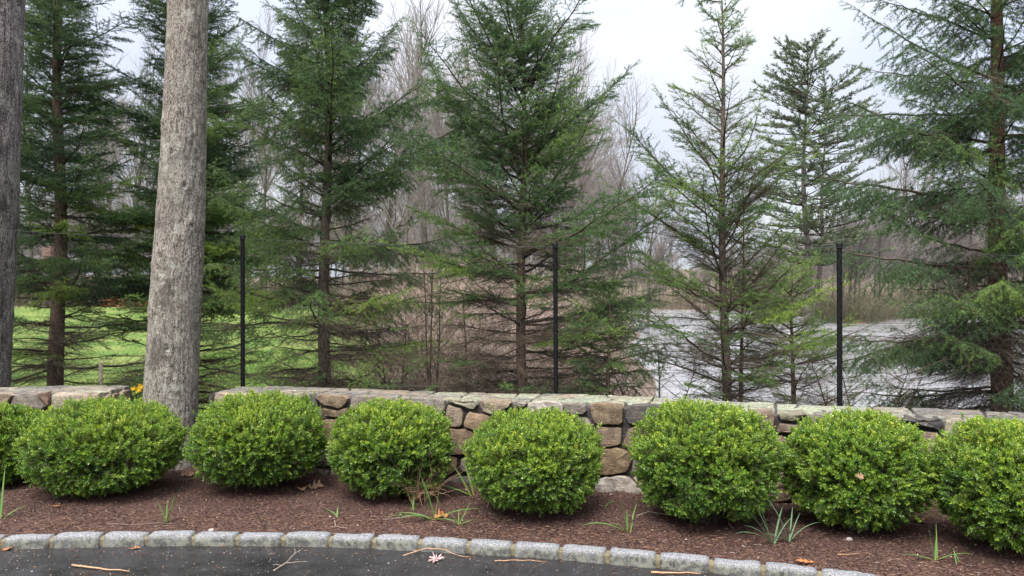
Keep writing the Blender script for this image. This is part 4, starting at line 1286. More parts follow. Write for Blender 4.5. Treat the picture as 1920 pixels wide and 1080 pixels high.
# big one at the right
spruce("spruce_tree", "large drooping spruce with reddish trunk at the right end of the wall", at(1880, 770, 6.75), 6.6, 0.098,
       dict(warm=((0, 1.6, 2.4, 7), (.3, .3, .1, .05)), dz=.30, nb=6, inter=2, sp=.075, full=.6, L=ip((0, 1.15), (.8, 1.3), (1.6, 1.5), (2.4, 1.45), (3.2, 1.25), (4.2, 1.05), (5.2, .75), (6.6, .1)), e0=ip((0, -.25), (1.0, -.12), (2, .05), (3.2, .25), (4.4, .5), (6.6, .85)),
            curl=ip((0, .1), (2, .15), (4, .15)), bare=ip((0, .75), (.6, .55), (1.2, .3), (2, .15), (4, .05)), keep=ip((0, .3), (.7, .6), (1.2, .9), (2, 1)),
            hang=.38, tint=.38, tvar=.18, lmax=.6, lean=(-.004, 0)), M["sbark_red"], 83, warm=0.15, sset="hang",
       extra=((1.9, pi + .15, 1.75, .02, .15, .3, 1, .3), (1.25, pi + .25, 1.65, -.05, .1, .3, 1, .25), (2.5, pi - .1, 1.75, .12, .2, .3, 1, .3), (2.9, pi + .1, 1.65, .2, .2, .25, 1, .35), (1.75, -2.2, 1.2, .0, .1, .2, 1, .68), (2.1, -1.9, .9, .05, .1, .2, 1, .62)))
# low bushy one right of the middle post
spruce("spruce_sapling", "low bushy spruce with tangled dead twigs right of the middle fence post", at(1140, 745, 7.2), 1.75, 0.035,
       dict(low=14, lowtop=.8, dz=.15, nb=6, inter=4, h0=.15, L=ip((0, .6), (.8, .62), (1.2, .5), (1.75, .15)), e0=ip((0, -.05), (1, .1), (1.7, .6)), curl=ip((0, -.25), (1.5, .0)), bare=ip((0, .55), (.8, .35), (1.75, .05)), keep=ip((0, .45), (.9, .85), (1.7, 1)),
            hang=.45, tint=.42, tvar=.25), M["sbark"], 92, warm=0.35, sset="hang")

# ------------------------------------------------------------------ far white pine across the water
def white_pine(base, H):
    rd = random.Random(3)
    root = empty("pine_tree", base, "tall layered white pine with two trunks rising above the far side of the pond", "pine tree")
    BP0, BP1, BR0, BR1, NP0, NP1, NT = [], [], [], [], [], [], []
    for tk, (dx, hh, r) in enumerate(((0, H, .42), (1.9, H * .86, .3))):
        pts = np.array([(dx * min(1, z / 9) + .25 * sin(z * .3 + tk), .3 * tk, z) for z in np.linspace(-1, hh, 24)])
        Vv, Ff = loft(pts, np.linspace(r, .03, 24), 9)
        obj("trunk", new_mesh("pine_trunk", Vv, [np.vstack(Ff[1:]), Ff[0]], smooth=True), M["oak_dark"], root)
        h = 7.0
        while h < hh - .3:
            L0 = float(np.interp(h / H, [.25, .4, .55, .7, .85, 1.0], [6.2, 7.6, 7.8, 7.2, 5.6, 2.2]))
            for b in range(rd.choice((6, 7, 8))):
                az = rd.uniform(0, 6.28); L = L0 * rd.uniform(.55, 1.1)
                if rd.random() < .10: continue
                p = np.array([np.interp(h, pts[:, 2], pts[:, 0]), .3 * tk, h]); el = rd.uniform(-.08, .25) + 1.6 * max(0, h / H - .66)
                n = 7
                for i in range(n):
                    e = el + .25 * i / n
                    d = np.array([cos(az) * cos(e), sin(az) * cos(e), sin(e)])
                    q = p + d * L / n
                    BP0.append(p); BP1.append(q); BR0.append(.06 * (1 - i / n) + .012); BR1.append(.06 * (1 - (i + 1) / n) + .012)
                    if i >= 2:
                        for s_ in range(6):
                            a2 = az + rd.uniform(-1.1, 1.1)
                            d2 = np.array([cos(a2), sin(a2), rd.uniform(.1, .75)]); l2 = rd.uniform(.25, .75)
                            o = p + (q - p) * rd.random()
                            BP0.append(o); BP1.append(o + d2 * l2); BR0.append(.012); BR1.append(.006)
                            NP0.append(o + d2 * l2 * .35); NP1.append(o + d2 * l2); NT.append(rd.random())
                    p = q
            h += rd.uniform(.75, 1.15)
    Vv, Q = prisms(BP0, BP1, BR0, BR1, 3)
    obj("branches", new_mesh("pine_branches", Vv, [Q], np.tile([.2], len(Vv))), M["twig"], root, kind="stuff")
    nV, nF, nT = needle_arrays(NP0, NP1, NT, 30, .26, .075, 7, .35, .9)
    obj("needles", new_mesh("pine_needles", nV, [nF], nT), M["npine"], root, kind="stuff")
b_ = P(1512, 560, 74)
white_pine((b_[0], 74, float(ground_z(b_[0], 74))), P(1512, 84, 74)[2] - float(ground_z(b_[0], 74)))

# ------------------------------------------------------------------ leafless trees
def bare_tree_segments(seed, H, r0, fork=0.3, spread=.42, maxseg=9000, up=.10, lean=0.0, minlen=.5, detail=5):
    rd = random.Random(seed)
    S0, S1, R0, R1, T = [], [], [], [], []
    trunk = []
    queue = [((0, 0, -.5), vnorm((lean, 0, 1)), H * .62, r0, 0)]
    qi = 0
    while qi < len(queue) and len(S0) < maxseg:
        p, d, L, r, lvl = queue[qi]; qi += 1
        n = 5 if lvl < 2 else (4 if lvl < 4 else 3)
        st = L / n
        r_end = r * .5
        ch = []
        for i in range(n):
            w = .05 if lvl == 0 else .17
            d = vnorm((d[0] + rd.uniform(-w, w), d[1] + rd.uniform(-w, w), d[2] + rd.uniform(-w, w) + up * (lvl > 0)))
            q = vadd(p, d, st)
            ra, rb = r + (r_end - r) * i / n, r + (r_end - r) * (i + 1) / n
            S0.append(p); S1.append(q); R0.append(ra); R1.append(rb); T.append(min(1, lvl / 5 + rd.uniform(0, .25)))
            ch.append((q, d, (i + 1) / n, rb))
            p = q
        if lvl >= detail: continue
        for (q, d, t, rb) in ch:
            k = (rd.choice((1, 2, 2)) if t > fork else 0) if lvl == 0 else rd.choice((1, 1, 2))
            for _ in range(k):
                a = rd.uniform(0, 6.28)
                x = vnorm(vcross(d, (cos(a), sin(a), .3)))
                sp = spread * rd.uniform(.75, 1.35)
                nd = vnorm((d[0] * cos(sp) + x[0] * sin(sp), d[1] * cos(sp) + x[1] * sin(sp), d[2] * cos(sp) + x[2] * sin(sp)))
                lk = L * (rd.uniform(.42, .62) if lvl == 0 else rd.uniform(.5, .72)) * (1.15 - .45 * t)
                if lk > minlen: queue.append((q, nd, lk, max(.005, rb * (rd.uniform(.38, .6) if lvl == 0 else rd.uniform(.5, .72))), lvl + 1))
        q, d, t, rb = ch[-1]
        queue.append((q, d, L * .55, rb, lvl + 1))
    return np.array(S0), np.array(S1), np.array(R0), np.array(R1), np.array(T)
def bare_meshes(seed, H, r0, mname, rmin=.009, **kw):
    S0, S1, R0, R1, T = bare_tree_segments(seed, H, r0, **kw)
    f = H / max(S1[:, 2].max(), 1)
    S0, S1 = S0 * f, S1 * f
    big = R0 > .07
    out = []
    for nm, msk, n in (("trunk", big, 7), ("crown", ~big, 3)):
        Vv, Q = prisms(S0[msk], S1[msk], np.maximum(R0[msk], rmin), np.maximum(R1[msk], rmin * .8), n)
        me = new_mesh("bare_" + nm, Vv, [Q], np.repeat(T[msk], 2 * n), smooth=(n > 3))
        me.materials.append(M[mname])
        out.append((nm, me))
    return out
tree_kinds = [bare_meshes(100 + k, 18.0, (.18, .15, .21, .13, .17)[k], "bare", .0065, fork=(.35, .25, .42, .3, .2)[k], spread=(.52, .48, .60, .46, .55)[k], maxseg=(13000, 12000, 14000, 11000, 13000)[k], up=.05, minlen=.30, detail=6) for k in range(5)]
def bare_tree(x, Y, ytop, kind, label, group=None, rz=0, wide=1.0, mats=None):
    X = (x - 960) / F_PX * Y
    gz = float(ground_z(X, Y))
    H = P(x, ytop, Y)[2] - gz
    o = empty("bare_tree", (X, Y, gz), label, "tree", group, rz)
    o.scale = (wide * H / 18.0, wide * H / 18.0, H / 18.0)
    for nm, me in tree_kinds[kind]:
        c = obj(nm, me, None, o, kind="stuff" if nm == "crown" else None)
    return o
grove = [(1098, 50, 62, 0), (1045, 44, 40, 2), (1152, 56, 128, 4), (1186, 62, 215, 1), (1010, 58, 50, 3), (935, 47, 5, 4), (880, 55, -30, 0), (842, 42, -10, 1), (800, 52, -40, 2), (764, 46, -25, 3), (720, 58, -20, 4),
         (1125, 66, 150, 2), (1215, 72, 265, 0), (1070, 70, 95, 1), (905, 68, 40, 2), (660, 50, -40, 0), (560, 62, 20, 1), (500, 54, -20, 3), (455, 60, 60, 2), (425, 70, 40, 4), (250, 66, 20, 0), (205, 80, 70, 1), (150, 76, 40, 3), (60, 72, 10, 2), (-40, 80, 10, 4)]
GAPS = [(-999, 100, "left of the far-left spruce"), (100, 330, "between the far-left spruce and the tall grey trunk"), (330, 610, "between the tall grey trunk and the feathery spruce"),
        (610, 980, "between the feathery and the shapely spruce"), (980, 1400, "right of the shapely spruce's trunk")]
ORD = ["first", "second", "third", "fourth", "fifth", "sixth", "seventh", "eighth", "ninth", "tenth", "eleventh"]
for lo, hi, where in GAPS:
    mem = sorted(t for t in grove if lo <= t[0] < hi)
    for n_, (x, Y, yt, k_) in enumerate(mem):
        i_ = grove.index((x, Y, yt, k_))
        lab = "bare grove tree, %s from left %s" % (ORD[n_], where) if len(mem) > 1 else "bare tree of the grove " + where
        if x == 1098: lab = "broadest purplish bare tree, its crown sloping down to open sky right of the shapely spruce"
        bare_tree(x, Y, yt, k_, lab, "leafless trees of the grove behind the spruces", rz=i_ * 1.7, wide=(1.05, .9, 1.0, .85)[i_ % 4])
for i_, (x, Y, yt, k_) in enumerate(((1700, 88, 195, 0), (1640, 84, 300, 1), (1765, 92, 260, 2), (1830, 90, 210, 4), (1900, 95, 240, 3), (1590, 82, 330, 4))):
    bare_tree(x, Y, yt, k_, "bare tree on the far bank behind the drooping spruce, %s of six from the left" % ORD[(1590, 1640, 1700, 1765, 1830, 1900).index(x)], "leafless trees on the far right bank", rz=i_ * 2.1)

def far_mass(name, label, spots, meshes, m):
    """many plants that read as one mass: one object of instances"""
    protos = []
    for k, (Vv, Q, tt) in enumerate(meshes):
        me = new_mesh("%s_kind_%d" % (name, k), Vv, [Q], tt); me.materials.append(m); protos.append(me)
    a = np.array(spots, float)
    o = spread(name, protos, a[:, :3], np.stack([0 * a[:, 5], 0 * a[:, 5], a[:, 5]], -1), np.stack([a[:, 3], a[:, 3], a[:, 4]], -1), a[:, 6].astype(int))
    return tag(o, label, "woods" if "wood" in name else "thicket")
fk = []
for k in range(4):
    S0, S1, R0, R1, T = bare_tree_segments(300 + k, 16, .2, maxseg=5000, detail=5, minlen=.6, fork=.2, spread=.5, up=.05)
    Vv, Q = prisms(S0, S1, np.maximum(R0, .016), np.maximum(R1, .012), 3)
    fk.append((Vv, Q, np.repeat(T, 6)))
spots = []
rd = random.Random(77)
for i_ in range(390):
    b = rd.uniform(-.75, .80) if i_ < 210 else (rd.uniform(-2.2, -.72) if i_ < 300 else rd.uniform(.78, 2.0))
    fd = float(np.interp(b, FAR_B, FAR_D)) if b > .12 else 85 + 25 * rd.random()
    Y = fd + rd.uniform(3, 60)
    X = b * Y
    s_ = rd.uniform(.75, 1.15) * (0.78 if b > .12 else .95)
    spots.append((X, Y, float(ground_z(X, Y)), s_, s_, rd.uniform(0, 6.28), rd.randrange(4)))
far_mass("far_woods", "grey leafless woods along the far bank of the pond and behind the lawn", spots, fk, M["bare_far"])

# ------------------------------------------------------------------ thicket of canes left of the pond
def cane_clump(seed, n=70, H=2.2, tw=5):
    rd = random.Random(seed)
    S0, S1, R0, R1, T = [], [], [], [], []
    for c in range(n):
        a, rr = rd.uniform(0, 6.28), .5 * sqrt(rd.random())
        p = (cos(a) * rr, sin(a) * rr, -.1)
        az, el = rd.uniform(0, 6.28), rd.uniform(.75, 1.5)
        L = H * rd.uniform(.6, 1.3); arch = rd.uniform(.2, 1.7); t0 = rd.random()
        m = 6
        r = rd.uniform(.004, .009)
        for i in range(m):
            e = el - arch * (i / m) ** 1.5
            d = (cos(az) * cos(e), sin(az) * cos(e), sin(e)); q = vadd(p, d, L / m)
            S0.append(p); S1.append(q); R0.append(r * (1 - i / m * .7)); R1.append(r * (1 - (i + 1) / m * .7)); T.append(t0)
            if i > 0:
                for _ in range(2):
                    a2, e2, l2 = az + rd.uniform(-1.5, 1.5), e + rd.uniform(-.9, .9), rd.uniform(.15, .5) * H / 2.2
                    d2 = (cos(a2) * cos(e2), sin(a2) * cos(e2), sin(e2)); q2 = vadd(p, d2, l2)
                    S0.append(p); S1.append(q2); R0.append(.003); R1.append(.0018); T.append(min(1, t0 + .2))
            p = q
    Vv, Q = prisms(S0, S1, R0, R1, 3)
    return Vv, Q, np.repeat(np.array(T), 6)
ck = [cane_clump(500 + k, 46) for k in range(4)]
spots = []
rd = random.Random(9)
while len(spots) < 84:
    Y = 10.5 + 24 * rd.random() ** 1.3
    b = rd.uniform(-.155, .10)
    X = b * Y
    if pond_inside(np.array(X), np.array(Y)) > -0.3: continue
    s_ = rd.uniform(.7, 1.15) * (1 + .02 * (Y - 10)) * (1 if b < .03 else .6)
    spots.append((X, Y, float(ground_z(X, Y)), s_ * 1.15, s_ * (.75 if Y < 14 else 1.0), rd.uniform(0, 6.28), rd.randrange(4)))
far_mass("bramble_thicket", "tangled tan and pinkish leafless thicket between lawn and pond", spots, ck, M["cane"])
spots = []
for i_ in range(520):
    if i_ < 260:
        b = rd.uniform(.13, .72); Y = float(np.interp(b, FAR_B, FAR_D)) + rd.uniform(.5, 5)
    elif i_ < 420:
        b = rd.uniform(-.72, -.12); Y = 72 + rd.uniform(0, 12)
    else:
        b = rd.uniform(-.16, .14); Y = rd.uniform(34, 60)
    X = b * Y; s_ = rd.uniform(1.2, 2.4)
    spots.append((X, Y, float(ground_z(X, Y)), s_, s_ * .9, rd.uniform(0, 6.28), rd.randrange(3)))
cB = []
for k in range(3):
    rdk = random.Random(540 + k)
    v, q, t = cane_clump(560 + k, 20, 2.4)
    cB.append((v, q, t))
for i_ in range(200):
    b = rd.uniform(-2.2, -.7) if i_ < 100 else rd.uniform(.7, 2.0)
    Y = (72 + rd.uniform(0, 14)) if b < 0 else float(np.interp(b, FAR_B, FAR_D)) + rd.uniform(.5, 5)
    X = b * Y; s_ = rd.uniform(1.2, 2.4)
    spots.append((X, Y, float(ground_z(X, Y)), s_, s_ * .9, rd.uniform(0, 6.28), rd.randrange(3)))
far_mass("bank_thicket", "brown leafless brush fringing the far pond bank and the lawn's far edge", spots, cB, M["brush"])

# ------------------------------------------------------------------ clipped round box shrubs
def sprig_mesh(seed):
    """one leafy shoot, 6-8 cm along +Z, in opposite leaf pairs"""
    g = np.random.default_rng(seed)
    V, F4, T = [], [], []
    L0 = .040 + .014 * g.random(); m = 7
    for k in range(m):
        t = (k + .6) / m
        th = k * pi / 2 + g.normal(0, .25)
        for sg in (1, -1):
            out = np.array([cos(th), sin(th), 0]) * sg
            d = out * (1.0 - .45 * t) + np.array([0, 0, .40 + .75 * t]) + g.normal(0, .16, 3); d /= np.linalg.norm(d)
            L = (.0158 - .004 * abs(t - .45) * 2) * (.8 + .4 * g.random()); W = L * .60
            s = np.cross(d, np.array([0, 0, 1.0]) + g.normal(0, .15, 3)); s /= np.linalg.norm(s); u = np.cross(s, d)
            b = np.array([0, 0, L0 * t]) + out * .002
            n = len(V)
            cup = .12 * L
            V += [b, b + d * L * .32 + s * W * .46 + u * cup, b + d * L * .72 + s * W * .42 + u * cup, b + d * L - u * cup * .6, b + d * L * .72 - s * W * .42 + u * cup, b + d * L * .32 - s * W * .46 + u * cup]
            F4 += [[n, n + 1, n + 2, n + 3], [n, n + 3, n + 4, n + 5]]
            T += [float(np.clip(.40 + .18 * t + g.normal(0, .09), 0, 1))] * 6
    sv, sq = prisms([(0, 0, -.03)], [(0, 0, L0 * .95)], .0012, .0007, 3)
    return two_mat_mesh("boxwood_sprig_%d" % seed, [(np.array(V), np.array(F4), np.array(T), M["boxleaf"]), (sv, sq, .5, M["twig"])])
SPRIGS = [sprig_mesh(40 + k) for k in range(10)]
def box_shrub(x, Yc, width, ytop, ybot, label, seed, flat=(1, 1), n_sprig=7200, lump=.10, hollow=()):
    X = (x - 960) / F_PX * Yc
    gz = float(bed_z(np.array([X]), np.array([Yc]))[0])
    zt = P(x, ytop, Yc)[2]
    rx = width / F_PX * Yc / 2
    ry = rx * flat[1] * .97
    zc = gz + (zt - gz) * .51
    rz = (zt - gz) * .5
    root = empty("boxwood_shrub", (X, Yc, gz), label, "shrub", "clipped round boxwood shrubs in front of the wall")
    g = np.random.default_rng(seed)
    n = n_sprig
    # points through the outer shell, evenly spread in direction
    d = norm(g.normal(size=(n, 3)))
    def rad(dv):
        k = .95 * np.sum(np.abs(dv) ** 2.5, 1) ** (-1 / 2.5) + lump * fbm(dv * 1.6 + seed * 3.1, seed, 3) + .11 * fbm(dv * 5.0 + seed, seed + 5, 2)
        low = np.clip(-dv[:, 2], 0, 1)
        return k
    depth = g.random(n) ** 1.6 * .42
    R_ = rad(d) * (1 - depth) * (.95)
    sc3 = np.array([rx, ry, rz])
    pos = d * R_[:, None] * sc3
    pos[:, 2] += zc - gz
    nrm = norm(d / sc3)
    ax = norm(nrm * 1.0 + np.array([0, 0, .40]) + g.normal(0, .50, (n, 3)))
    keep = pos[:, 2] > 0.035
    for (hx, hz, hr) in hollow:                      # thin places where the dark inside shows
        q = (pos[:, 0] / rx - hx) ** 2 + ((pos[:, 2] - (zc - gz)) / rz - hz) ** 2
        keep &= ~((q < hr ** 2 * (.6 + .8 * g.random(n))) & (pos[:, 1] < 0) & (g.random(n) < .9) & (depth < .30))
    clump = fbm(d * np.array([rx, ry, rz]) * 13.0 + seed * 1.7, seed + 30, 2)
    keep &= (clump > -.16) | (depth > .13)            # gaps between the leaf tufts
    pos, ax, depth, nrm = pos[keep], ax[keep], depth[keep], nrm[keep]
    n = len(pos)
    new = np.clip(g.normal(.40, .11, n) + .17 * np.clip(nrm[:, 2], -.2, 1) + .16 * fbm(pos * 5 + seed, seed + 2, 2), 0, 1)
    sl = .85 + .45 * g.random(n)
    stray = (g.random(n) < .012) & (depth < .06) & (nrm[:, 2] > -.2)
    pos[stray] += ax[stray] * (.02 + .05 * g.random(int(stray.sum())))[:, None]
    odd = g.random(n) < .004
    sl[odd] *= 1.4; new[odd] = np.minimum(new[odd] + .18, .8)
    a, b = frames(ax)
    ph = (g.random(n) * 6.28)[:, None]
    xa = a * np.cos(ph) + b * np.sin(ph)
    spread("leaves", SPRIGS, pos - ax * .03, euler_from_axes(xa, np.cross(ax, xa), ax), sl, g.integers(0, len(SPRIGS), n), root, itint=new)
    # stems: from the foot to the shell, and the sprigs' own stalks
    rd = random.Random(seed)
    S0, S1, R0, R1, T = [], [], [], [], []
    pick = g.choice(n, 260, replace=False)
    for j in pick:
        p = np.array([rd.uniform(-.06, .06), rd.uniform(-.06, .06), -.02])
        q = pos[j] - ax[j] * .03
        m1 = p * .45 + q * .55 + np.array([0, 0, .05]) + g.normal(0, .02, 3)
        mm = p * .8 + q * .2 + np.array([0, 0, .07])
        for u, v, r0, r1 in ((p, mm, .006, .0045), (mm, m1, .0045, .003), (m1, q, .003, .0015)):
            S0.append(u); S1.append(v); R0.append(r0); R1.append(r1); T.append(rd.random())
    Vv, Q = prisms(S0, S1, R0, R1, 3)
    obj("stems", new_mesh("boxwood_stems", Vv, [Q], np.repeat(np.array(T), 6)), M["twig"], root, kind="stuff")
    return root, (X, Yc, gz, rx, ry, rz)
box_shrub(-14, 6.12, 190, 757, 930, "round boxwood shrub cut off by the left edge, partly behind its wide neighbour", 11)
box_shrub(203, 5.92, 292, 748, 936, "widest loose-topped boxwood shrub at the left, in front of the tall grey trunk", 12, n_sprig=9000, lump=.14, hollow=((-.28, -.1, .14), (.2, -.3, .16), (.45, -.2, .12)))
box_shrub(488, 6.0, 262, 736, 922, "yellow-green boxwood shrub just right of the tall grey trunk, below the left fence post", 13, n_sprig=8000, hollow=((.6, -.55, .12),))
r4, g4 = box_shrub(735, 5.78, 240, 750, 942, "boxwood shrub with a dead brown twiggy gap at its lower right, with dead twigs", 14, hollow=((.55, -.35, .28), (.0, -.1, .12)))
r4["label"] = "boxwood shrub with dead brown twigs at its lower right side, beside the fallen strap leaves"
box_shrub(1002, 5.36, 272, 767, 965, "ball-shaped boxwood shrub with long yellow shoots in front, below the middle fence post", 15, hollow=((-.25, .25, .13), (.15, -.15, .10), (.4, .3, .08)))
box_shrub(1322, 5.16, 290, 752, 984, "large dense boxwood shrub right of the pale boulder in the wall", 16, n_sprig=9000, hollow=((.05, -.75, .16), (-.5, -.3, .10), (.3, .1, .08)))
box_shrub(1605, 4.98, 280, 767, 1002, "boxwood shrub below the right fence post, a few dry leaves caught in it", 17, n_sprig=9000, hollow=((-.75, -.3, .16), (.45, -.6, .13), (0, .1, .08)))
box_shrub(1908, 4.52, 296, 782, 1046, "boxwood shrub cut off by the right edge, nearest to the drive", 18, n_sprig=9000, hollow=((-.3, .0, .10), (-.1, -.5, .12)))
# dead twigs under the fourth shrub
S0, S1, R0, R1 = [], [], [], []
rd = random.Random(4)
for _ in range(46):
    p = np.array([rd.uniform(.16, .30), rd.uniform(-.36, -.12), rd.uniform(.0, .05)])
    d = np.array([rd.uniform(-.25, .9), rd.uniform(-.7, .3), rd.uniform(.5, 1.2)])
    for i in range(4):
        q = p + d / np.linalg.norm(d) * rd.uniform(.05, .11)
        S0.append(p); S1.append(q); R0.append(.002 - .0003 * i); R1.append(.0017 - .0003 * i)
        p = q; d = d + np.array([rd.uniform(-.4, .4), rd.uniform(-.4, .4), rd.uniform(-.5, .2)])
Vv, Q = prisms(S0, S1, R0, R1, 3)
obj("dead_twigs", new_mesh("dead_twigs", Vv, [Q], np.full(len(Vv), 1.0)), M["tanleaf"], r4, kind="stuff")

# ------------------------------------------------------------------ strap-leaved plants in the mulch
def blade(parent, az, L, w, el, arch, m, seed, p0=(0, 0, 0), twist=0.0, name="leaf", tintv=.5):
    rd = random.Random(seed)
    n = 9
    p = np.array(p0, float); pts, dirs = [p], []
    a = az
    for i in range(n):
        e = el - arch * (i / n) ** 1.4
        a += twist / n
        d = np.array([cos(a) * cos(e), sin(a) * cos(e), sin(e)])
        p = p + d * L / n
        p[2] = max(p[2], .004)
        pts.append(p); dirs.append(d)
    dirs.append(dirs[-1])
    V, T = [], []
    for i, (q, d) in enumerate(zip(pts, dirs)):
        t = i / n
        wd = w * min(1, .55 + 2 * t) * (1 - t ** 3) + .0004
        sd = np.cross(d, np.array([-sin(a), cos(a), 0.3])); sd = np.cross(d, np.array([0, 0, 1.0])) if abs(d[2]) < .97 else np.array([-sin(a), cos(a), 0.])
        sd = sd / np.linalg.norm(sd); upv = np.cross(sd, d)
        V += [q - sd * wd / 2 + upv * wd * .18, q, q + sd * wd / 2 + upv * wd * .18]
        tv = tintv + (.5 * max(0, .14 - t) / .14)
        T += [tv] * 3
    V = np.array(V)
    # thickness: a second skin just below
    off = np.array([0, 0, -.0012])
    V2 = np.vstack([V, V + off])
    k = np.arange(n)[:, None] * 3
    top = np.vstack([np.hstack([k, k + 1, k + 4, k + 3]), np.hstack([k + 1, k + 2, k + 5, k + 4])])
    bot = top[:, ::-1] + len(V)
    me = new_mesh("strap_leaf", V2, [np.vstack([top, bot])], np.array(T + T), smooth=True)
    return obj(name, me, m, parent)
def plant(x, y, label, leaves, m="blade", name="daffodil_plant", cat="plant", Y=None, z=None):
    """foot seen at pixel (x, y) on the bed"""
    if Y is None:
        Y = 5.2
        for _ in range(30):
            X = (x - 960) / F_PX * Y
            zz = float(bed_z(np.array([X]), np.array([Y]))[0])
            # depth where the ray meets the bed
            p = P(x, y, 1.0); sl = p[2] - CAM_Z
            Y = (zz - CAM_Z) / sl
    X = (x - 960) / F_PX * Y
    zz = float(bed_z(np.array([X]), np.array([Y]))[0]) if z is None else z
    root = empty(name, (X, Y, zz), label, cat)
    for i, (az, L, w, el, arch, *rest) in enumerate(leaves):
        off = (random.uniform(-.012, .012), random.uniform(-.012, .012), -.005) if not rest else rest[0]
        blade(root, radians(az), L, w, el, arch, M[m], i, off, twist=random.uniform(-.4, .4), tintv=.35 + .25 * random.random())
    return root
plant(8, 972, "strap-leaved green clump cut off by the left edge at the kerb", [(100, .36, .014, 1.45, .1), (180, .25, .012, 1.2, .8), (60, .16, .01, .6, .6), (150, .34, .013, 1.4, .2), (0, .1, .01, .5, .4)])
plant(312, 982, "small upright tuft of green blades below the tall grey trunk", [(10, .27, .012, 1.25, .2), (20, .20, .010, 1.35, .2), (170, .17, .009, 1.2, .2), (5, .19, .011, 1.3, .1), (-10, .16, .010, 1.2, .2), (190, .13, .007, 1.35, .1), (100, .16, .009, 1.5, .1)])
plant(812, 975, "sprawling green plant with long leaves fallen flat beside a curled tan leaf", [(170, .40, .022, 1.36, .12), (160, .33, .018, 1.30, .2), (20, .26, .012, 1.45, .1), (190, .28, .020, .45, .7), (205, .24, .018, .5, .9), (-35, .24, .018, .30, .4), (-8, .36, .017, .45, .65), (175, .32, .012, .3, .5)])
plant(860, 985, "short three-bladed green shoot right of the sprawling plant", [(20, .18, .011, 1.1, .1), (165, .16, .010, 1.0, .2), (95, .12, .008, 1.45, .1), (10, .12, .010, .4, .3)])
plant(886, 930, "broad folded green leaves between two shrubs at the wall's foot", [(165, .32, .030, 1.05, .15), (150, .28, .020, 1.25, .2), (178, .34, .034, .42, .3)])
plant(1178, 998, "small bent plant below the pale boulder, one leaf lying left", [(165, .22, .014, 1.38, .1), (30, .21, .014, 1.38, .25), (185, .32, .020, .50, .85), (95, .15, .013, 1.5, .1), (200, .14, .013, .9, 1.0)])
plant(1450, 1020, "blue-green grassy clump between the two large shrubs right of centre", [(178, .32, .016, 1.02, .35), (150, .30, .014, 1.2, .2), (165, .27, .014, 1.3, .1), (185, .30, .014, .62, .8), (30, .24, .012, 1.3, .3), (190, .22, .013, .9, .9), (10, .22, .011, 1.1, .5)], "blade_blue")
plant(1478, 1016, "blue-green arching clump right of the grassy clump between large shrubs", [(165, .36, .016, 1.32, .75), (40, .22, .011, 1.35, .2), (20, .20, .010, 1.2, .25), (200, .20, .014, .5, .4), (170, .16, .014, 1.0, .4), (0, .24, .012, .9, .8)], "blade_blue")
plant(1752, 1050, "yellow-green forked shoot near the shrub at the right edge", [(150, .20, .012, 1.45, .05), (40, .16, .011, 1.42, .1), (-15, .20, .011, .55, .6), (172, .18, .012, .3, .3), (95, .22, .007, 1.52, .05)])
plant(1795, 1058, "single tiny green shoot right of the yellow-green forked shoot", [(100, .09, .007, 1.3, .2), (120, .07, .006, 1.1, .3)])
plant(632, 970, "two small pale green leaves lying in mulch under the twiggy shrub", [(150, .12, .012, .6, .5), (95, .08, .009, 1.2, .2)])
plant(1130, 953, "small bent yellow-green sprout at the foot of the pale boulder", [(20, .12, .007, .9, 1.4), (5, .10, .006, 1.0, 1.6), (200, .05, .006, .8, .5)])
plant(775, 957, "few thin grass blades below the dead twigs of a shrub", [(100, .13, .005, 1.4, .1), (60, .11, .005, 1.3, .2), (130, .1, .005, 1.2, .3), (80, .12, .006, 1.5, .1)])

